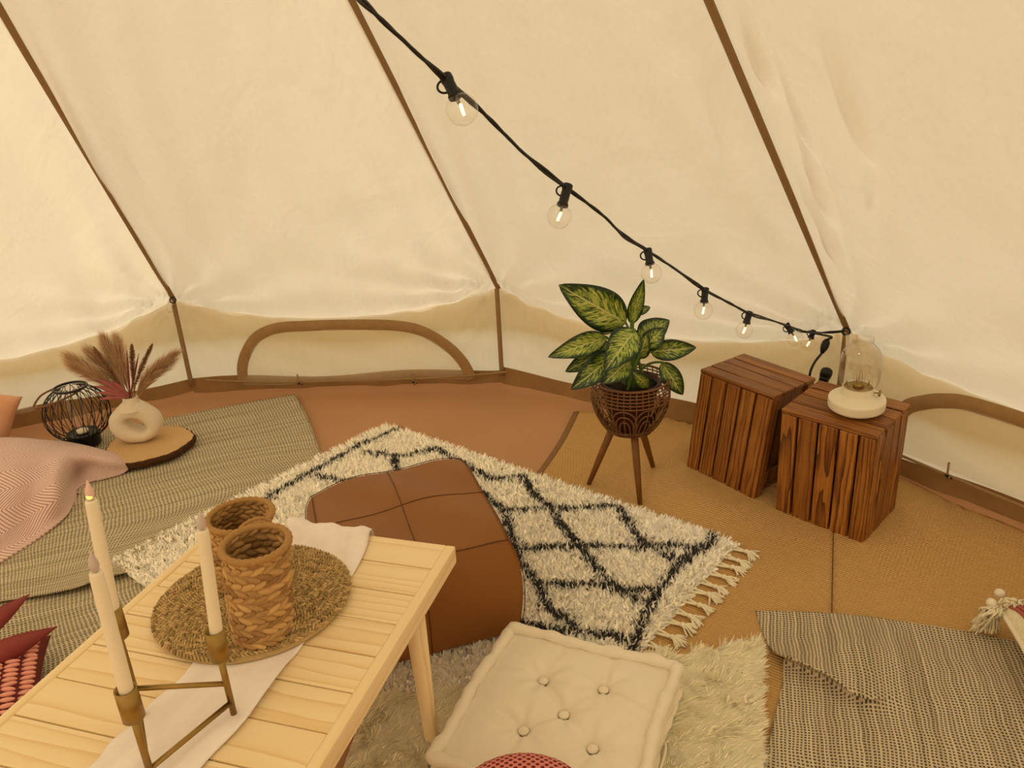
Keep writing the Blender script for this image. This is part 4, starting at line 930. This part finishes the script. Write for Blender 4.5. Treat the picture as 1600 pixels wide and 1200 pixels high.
def pillow(name, cen, w_, d, th, m, label, rot=(0, 0, 0), pinch=.16, parts=None):
    n = 26; P1 = np.zeros((n, n, 3)); P2 = P1.copy()
    for i in range(n):
        for j in range(n):
            a = -1+2*i/(n-1); b = -1+2*j/(n-1); k = 1-pinch*.5*((1-a*a)*abs(b)**3 if 0 else (1-b*b)*a*a); k2 = 1-pinch*.5*(1-a*a)*b*b; z = th/2*((1-a**4)*(1-b**4))**.55
            P1[i, j] = (a*w_/2*k, b*d/2*k2, z); P2[i, j] = (a*w_/2*k, b*d/2*k2, -z)
    V, Fc = join(gridm(P1), (gridm(P2)[0], [tuple(f[::-1]) for f in gridm(P2)[1]])); root = thing(name, cen, label, 'cushion', rot=rot)
    uv = np.array([(v[0], v[1]) for v in V]); o = obj('cover', (V, Fc), m, root, uv=uv); o.modifiers.new('weld', 'WELD').merge_threshold = .0005; return root
pp = atz(-34, 657, .17); pillow('peach_cushion', [pp[0], pp[1], .17], .27, .27, .10, 'peach', 'soft peach cushion leaning by the tent wall behind the pink throw', (math.radians(76), math.radians(25), .34))
# plum palm leaf and coral loop cushion by the table
pl = atz(-60, 1075, .02); plume_o = thing('plum_palm_leaf', pl, 'two-pointed plum red dried palm leaf beside the pine table', 'dried leaf')
for base, tip, w_ in (((-90, 1050), (47, 928), .030), ((-110, 1090), (90, 979), .034)):
    b = atz(*base, .10); t_ = atz(*tip, .16); spear(b, t_, w_, np.array([0, 0, .012]), 'plum', 'leaflet', plume_o, pl)
obj('stalk', tube(smooth_path([atz(-100, 1070, .10)-pl, atz(-150, 1110, .06)-pl, atz(-170, 1150, .02)-pl], 5), .006, 8), 'plum', plume_o)
cb = atz(15, 1095, .05); cor = pillow('loop_cushion', [cb[0]-.09, cb[1]-.02, .075], .36, .36, .10, 'maroon', 'maroon cushion with rows of coral yarn loops on the floor behind the table', (0, 0, .42))
tv, tf = ell(.0062, .0062, .019, 8, 6)
me_l = mesh('yarn_loop', tv, tf)
for r in range(9):
    for k in range(19):
        a = -.82+1.64*r/8; b = .90-1.8*k/18; x, y = a*.18, b*.18; z = .05*((1-a**4)*(1-b**4))**.55 if abs(b) < 1 else 0
        o = link('yarn_loop', me_l, 'coral', cor, (x, y, z+.003), (.12*math.sin(k*3+r), PI/2, -.25+.12*math.sin(k*1.7+r)))
# tasselled cushion at the right edge
Lc = atz(1560, 954, .085); e2 = nrm((atz(1622, 1090, .085)-Lc)*[1, 1, 0]); e1 = np.array([-e2[1], e2[0], 0]); CW = .40
tcn_ = Lc+e1*CW*.5+e2*CW*.5; tcs = pillow('tasselled_cushion', [tcn_[0], tcn_[1], .092], CW, CW, .14, 'yarn', 'pink corded cushion with cream fringe, yarn tassel and pompoms by the grey throw', (0, 0, math.atan2(e1[1], e1[0])))
bpy.context.view_layer.update(); inv = np.array(tcs.matrix_world.inverted())
def loc_(p): return (inv@np.array([*p, 1.]))[:3]
def ptop(a, b, e=0.): return np.array([a*CW/2*(1-.08*(1-b*b)*a*a), b*CW/2*(1-.08*(1-a*a)*b*b), .07*((1-a**4)*(1-b**4))**.55+e])
for i in range(34):
    a = -.93+1.76*i/33; obj('pink_cord', tube([ptop(a+.05*math.sin(b*3), b, .002) for b in np.linspace(-.80, .93, 24)], .0052, 7), 'pinkyarn', tcs)
for pa, pb_ in (((-1, 1), (-1, -1)), ((-1, 1), (1, 1))): obj('piping', tube([ptop(pa[0]+(pb_[0]-pa[0])*t, pa[1]+(pb_[1]-pa[1])*t) for t in np.linspace(.0, 1, 24)], .0065, 8), 'cotton', tcs)
for x, y in ((1562, 927), (1549, 942)): obj('pompom', xf(ell(.0135, .0135, .0125, 12, 8), None, loc_(atz(x, y, .105))), 'cotton', tcs)
st = []
for k in range(70):
    a = loc_(atz(1560+rng.normal()*5, 952+rng.normal()*4, .10)); e = atz(1514+rng.random()*52, 968+rng.random()*24, .028+.01*rng.random()); m_ = atz(1530+rng.random()*36, 948+rng.random()*16, .075+.03*rng.random())
    st.append(tube(smooth_path([a, loc_(m_), loc_(e)], 5), .0021, 4))
obj('tassel', join(*st), 'yarn', tcs)
st = []
for k in range(150):
    t = rng.random(); b = ptop(-.97+1.9*t, .92+.05*rng.random(), .004); st.append(tube(smooth_path([b+np.array([rng.normal()*.008, rng.normal()*.010, abs(rng.normal())*.008+.003]) for _ in range(4)], 4), .0028, 4))
obj('fringe', join(*st), 'yarn', tcs)
# ================================================================== PLANT ON ITS STAND
feet = [atz(920, 757, .01), atz(1000, 788, .01), atz(1020, 742, .01)]; pc = np.mean(feet, 0); pc[2] = 0; PY = pc[1]
rimc = atY(985, 592, PY); botc = atY(985, 668, PY); PR = 61*((rimc-O)@fw)/F; pcx = rimc[0]
stand = thing('plant_stand', [pcx, PY, 0], 'round rattan plant stand on three splayed wooden legs', 'plant stand'); pb = np.array([pcx, PY, 0])
zr, zb_ = rimc[2]+.004, botc[2]-.004; hb_ = zr-zb_
def prad(f): return PR*(.56+.46*math.sin(min(1, f*1.25)*PI/2)**.8-.05*max(0, f-.7)/.3)
for ft in feet:
    g = ft-pb; g[2] = matz(ft[0], ft[1])+.004; tp = np.array([g[0]*.36, g[1]*.36, zb_+.02]); obj('leg', tube([tp, tp*.5+g*.5, g], [.0135, .0125, .0085], 14), 'legwood', stand)
obj('base_disc', xf(lathe([(.001, 0), (prad(0)*.95, 0), (prad(0)*.95, .008), (.001, .008)], 30), None, (0, 0, zb_)), 'legwood', stand)
def hoop(f, r=.0026, name='hoop'):
    R_ = prad(f); obj(name, tube([(R_*math.cos(a), R_*math.sin(a), zb_+f*hb_) for a in np.linspace(0, 2*PI, 56)[:-1]], r, 5, closed=True), 'rattan', stand)
hoop(1.0, .0046, 'rim_hoop')
for f in (.93, .87, .81, .75, .68, .10, .02): hoop(f)
def pw_(a, f, e=0.): R_ = prad(f)+e; return np.array([R_*math.cos(a), R_*math.sin(a), zb_+f*hb_])
for k in range(10):
    a0 = 2*PI*k/10
    for w_, top in ((.36, .64), (.27, .53), (.17, .42)):
        P = [pw_(a0+w_*(1 if t < 0 else 1)*math.copysign(abs(math.sin(t))**.9, t), .02+(top-.02)*max(0, math.cos(t))**.55, .0035*((k % 2)*2-1)*.6) for t in np.linspace(-PI/2, PI/2, 22)]
        obj('arch', tube(P, .0024, 5), 'rattan', stand)
for k in range(40):
    a = 2*PI*k/40; obj('rib', tube([pw_(a, f) for f in np.linspace(.66 if k % 2 else .0, 1, 8)], .0020, 5), 'rattan', stand)
pot = thing('potted_plant', [pcx, PY, zb_+.010], 'variegated green and cream leafed dumb cane in a dark pot inside the rattan stand', 'plant'); qb = np.array([pcx, PY, zb_+.010])
pr = PR*.76; obj('pot', lathe([(.001, 0), (pr*.60, 0), (pr*.62, .003), (pr*.98, hb_*.84), (pr*1.02, hb_*.85), (pr*1.02, hb_*.90), (pr*.95, hb_*.90), (pr*.93, hb_*.80), (.001, hb_*.80)], 32), 'inpot', pot)
obj('soil', xf(lathe([(.001, .006), (pr*.5, .004), (pr*.92, 0)], 28), None, (0, 0, hb_*.805)), 'soil', pot)
def leaf(base, tip, wpx, db, dt, droop=.2, fold=.25, twist=0.):
    b = atY(*base, PY+db); t_ = atY(*tip, PY+dt); d = t_-b; L = np.linalg.norm(d); w_ = wpx*((b-O)@fw)/F/2; vw = nrm(O-(b+t_)/2); sd_ = nrm(np.cross(d, vw)); nn = nrm(np.cross(sd_, d)); 
    if twist: sd_, nn = sd_*math.cos(twist)+nn*math.sin(twist), nn*math.cos(twist)-sd_*math.sin(twist)
    nu, nv = 22, 11; P = np.zeros((nu, nv, 3)); uv = np.zeros((nu, nv, 2))
    for i in range(nu):
        f = i/(nu-1); wl = w_*(math.sin(PI*f**.82)**.75*(1-.25*f) if f < 1 else 0)*1.08+.0006
        c = b+d*f+nn*(droop*L*.5*math.sin(PI*f))
        for j in range(nv):
            a = -1+2*j/(nv-1); P[i, j] = c+sd_*a*wl+nn*(fold*wl*(abs(a)**1.4)-fold*wl*.5+.05*wl*math.sin(f*13+a*3)*abs(a)); uv[i, j] = (f, a*.5+.5)
    o = obj('leaf', gridm(P-qb, uv), 'leaf', pot); solid(o, .0009)
    s0 = np.array([pcx+.02*rng.normal(), PY+.02*rng.normal(), qb[2]+hb_*.8]); mid = s0*.45+b*.55+np.array([0, 0, .025])
    obj('stalk', tube(smooth_path([s0-qb, mid-qb, b-qb, b+d*.08+nn*droop*L*.1-qb], 7), np.linspace(.0058, .0028, 22), 7), 'stem', pot)
for a in [((978, 505), (873, 445), 66, .02, -.04, .15, .12), ((948, 527), (856, 558), 38, -.03, -.10, .25, .3), ((962, 540), (883, 581), 40, .0, -.06, .2, .3), ((964, 552), (892, 609), 44, -.06, -.13, .25, .3),
          ((992, 516), (944, 580), 54, -.05, -.16, .3, .25), ((984, 562), (942, 600), 40, -.09, -.15, .3, .3), ((1000, 538), (1046, 500), 46, .02, .05, .3, .4, .4), ((1016, 550), (1088, 543), 34, -.02, -.03, .3, .35),
          ((1034, 566), (1067, 617), 32, -.01, -.03, .3, .35), ((986, 506), (1006, 436), 24, .04, .03, .1, .8), ((990, 490), (1016, 480), 14, .05, .08, .3, .3), ((955, 520), (930, 500), 20, .08, .10, .2, .3),
          ((1012, 604), (985, 577), 24, -.08, -.12, .3, .3), ((984, 536), (1030, 520), 44, .06, .10, .4, .3, -.3), ((1006, 545), (1038, 512), 34, -.04, -.02, .5, .4), ((975, 520), (952, 512), 22, .10, .12, .2, .2), ((998, 560), (1012, 520), 26, -.03, -.05, .3, .4)]:
    leaf(*a)

# ================================================================== LAMP ON THE CRATE
c2 = CR[1]; M2 = c2['M']; o2 = np.array(c2['o']); pn = M2[:, 2]; p0 = o2+M2@np.array([0, 0, c2['h']+.0028])
d_ = ray(1337, 640); lp = O+d_*(((p0-O)@pn)/(d_@pn)); lsx = ((lp-O)@fw)/F
lamp = thing('table_lamp', lp, 'cream oil-style table lamp with clear glass chimney on the crate', 'lamp', rot=c2['r'])
R_ = 42*lsx; u_ = lsx
obj('base', lathe([(.001, 0), (R_*.72, 0), (R_*.80, 1.5*u_), (R_*.97, 6*u_), (R_*.995, 7.5*u_), (R_, 9*u_), (R_, 10*u_), (R_, 19*u_), (R_*.995, 20.5*u_), (R_*.97, 21.6*u_), (R_*.95, 22*u_), (R_*.64, 27*u_), (R_*.58, 28*u_), (R_*.56, 31*u_), (R_*.555, 41*u_), (R_*.53, 41.8*u_), (R_*.50, 40*u_), (R_*.48, 33*u_), (.001, 33*u_)], 56), 'ivory', lamp)
gz = 38*u_; prof = [(.50, 0), (.56, 4), (.66, 12), (.71, 24), (.725, 40), (.715, 56), (.66, 68), (.55, 77), (.44, 83), (.375, 87), (.365, 92), (.375, 96)]
pp_ = smooth_path([(r*R_, 0, gz+z*u_*.86) for r, z in prof], 5); obj('chimney', lathe([(p[0], p[2]) for p in pp_]+[(p[0]-.0015, p[2]) for p in pp_[::-1]], 48, True), 'glass', lamp)
obj('burner_ring', lathe([(R_*.47, gz-1*u_), (R_*.47, gz+2*u_), (R_*.42, gz+3*u_), (R_*.18, gz+2*u_), (.001, gz+2*u_)], 30), 'brass', lamp)
for k in range(6):
    a = k*PI/3; obj('prong', xf(bbox(.004, .0015, 7*u_, .0004), np.array([[math.cos(a), -math.sin(a), 0], [math.sin(a), math.cos(a), 0], [0, 0, 1]]), (R_*.44*math.cos(a), R_*.44*math.sin(a), gz+4*u_)), 'brass', lamp)
obj('socket', lathe([(8*u_, gz), (8*u_, gz+8*u_), (6.5*u_, gz+9*u_), (.001, gz+9*u_)], 20), 'brass', lamp)
bl = obj('bulb', lathe([(p[0], p[2]) for p in smooth_path([(6*u_, 0, gz+8*u_), (8.5*u_, 0, gz+16*u_), (8.8*u_, 0, gz+22*u_), (6.5*u_, 0, gz+31*u_), (2.5*u_, 0, gz+37*u_), (.0006, 0, gz+40*u_)], 5)], 20, True), 'bulb', lamp)
for k in range(4):
    a = k*PI/2+.4; obj('filament', tube([(3.2*u_*math.cos(a), 3.2*u_*math.sin(a), gz+9*u_), (4.6*u_*math.cos(a), 4.6*u_*math.sin(a), gz+20*u_), (1.5*u_*math.cos(a), 1.5*u_*math.sin(a), gz+31*u_)], .0006, 5), 'brass', bl)
kd = nrm((M2.T@(rt*.8-fw*.55))*[1, 1, 0]); kp = kd*R_*.56+np.array([0, 0, 34*u_]); kn = obj('knob', tube([kp, kp+kd*6*u_], .0022, 8), 'brass', lamp)
obj('knob_disc', tube([kp+kd*6*u_, kp+kd*9*u_], [5*u_, 5*u_], 18), 'brass', kn)

# ================================================================== STRING OF BULBS
DB = .048
cablepx = [(520, -40, .86), (565, 0, .98), (630, 62, 1.08), (697, 124, 1.185), (760, 180, 1.27), (820, 240, 1.40), (884, 292, 1.535), (940, 334, 1.66), (975, 368, 1.77), (1012, 391, 1.87), (1055, 420, 2.0), (1102, 453, 2.13), (1140, 473, 2.22), (1172, 490, 2.30), (1205, 500, 2.47), (1232, 509, 2.62), (1252, 517, 2.72), (1270, 519, 2.80), (1296, 519, 2.86), (1320, 517, 2.88)]
cp_ = np.array([atd(x, y, d) for x, y, d in cablepx]); s0 = cp_[-1]
strg = thing('string_lights', s0, 'black cable string of clear filament bulbs drooping down to the tent wall', 'string lights')
path = smooth_path(cp_, 8); tw = np.array([[.0011*math.sin(i*.9), .0011*math.cos(i*.7), .0018*math.sin(i*.31)] for i in range(len(path))])
obj('cable', tube(path+tw-s0, .0030, 7), 'blk', strg)
obj('cable', tube(path-tw-s0+np.array([0, 0, -.002]), .0026, 7), 'blk', strg)
bulbs = [((697, 121), (722, 171), 1.19, 50), ((887, 291), (874, 338), 1.54, 38.5), ((1012, 391), (1018, 427), 1.875, 32), ((1102, 452), (1099, 485), 2.14, 28.5), ((1171, 489), (1163, 516), 2.31, 26), ((1229, 507), (1243, 529), 2.64, 24), ((1271, 518), (1263, 537), 2.80, 22)]
for (sx, sy), (bx, by), dep, dia in bulbs:
    a = atd(sx, sy, dep); c = atd(bx, by, dep-.006); ax = nrm(c-a); R_ = dia*dep/F/2; M = lookm(ax, rt); L = np.linalg.norm(c-a)
    so = obj('socket', xf(lathe([(.0088, -.004), (.0100, -.002), (.0100, .006), (.0090, .009), (.0092, L-R_-.004), (.0112, L-R_-.002), (.0112, L-R_*.88), (.001, L-R_*.88)], 18), M, a-s0), 'blk', strg)
    hp = a-s0+M@np.array([-.008, 0, .012]); obj('hook', tube([hp+M@np.array([-.011*math.sin(t)*1.0, 0, -.010*math.cos(t)]) for t in np.linspace(0, PI, 12)], .0018, 6), 'blk', so)
    prof = [(.0006, L+R_)]+[(R_*math.sin(t), L+R_*math.cos(t)) for t in np.linspace(.15, 2.45, 18)]+[(R_*.46, L-R_*.92)]
    gl = obj('bulb', xf(lathe(prof, 26, True), M, a-s0), 'bulb', so)
    obj('stem', xf(lathe([(.0035, L-R_*.9), (.0025, L-R_*.45), (.0008, L-R_*.3)], 10), M, a-s0), 'grey', so)
    obj('filament', tube([a-s0+M@np.array([x, 0, z]) for x, z in ((.0012, L-R_*.35), (-.0012, L+R_*.38))], .0022, 8), 'fil', so)
# plug coupling and drop cable behind the crates
w0 = atd(1298, 520, 2.86); cpl = [atd(1293, 530, 2.86), atd(1284, 552, 2.87)]
obj('plug_coupling', tube([cpl[0]-s0, cpl[0]*.8+cpl[1]*.2-s0, cpl[0]*.5+cpl[1]*.5-s0, cpl[0]*.3+cpl[1]*.7-s0, cpl[1]-s0], [.007, .0135, .0145, .012, .006], 12), 'blk', strg)
obj('lead', tube(smooth_path([np.array(x)-s0 for x in (path[-24], atd(1298, 526, 2.86), cpl[0])], 5), .004, 7), 'blk', strg)
obj('lead', tube(smooth_path([cpl[1]-s0, atd(1273, 566, 2.88)-s0, atd(1266, 582, 2.88)-s0, atd(1265, 600, 2.9)-s0, atd(1270, 640, 2.95)-s0], 6), .0045, 7), 'blk', strg)
b0 = atd(1292, 580, 2.86); b1 = atd(1276, 625, 2.90); fl = thing('black_torch', b1, 'black cylinder standing behind the lamp crate', 'torch')
fl['label'] = 'black round-headed cylinder poking up behind the lamp crate'
dv = nrm(b0-b1); L = np.linalg.norm(b0-b1); Mx = lookm(dv); obj('barrel', xf(lathe([(.016, -.10), (.017, 0), (.017, L-.03), (.020, L-.02)], 20), Mx), 'blk', fl); obj('head', xf(lathe([(.020, L-.02), (.0215, L-.006), (.019, L+.006), (.010, L+.012), (.001, L+.013)], 20), Mx), 'blk', fl)
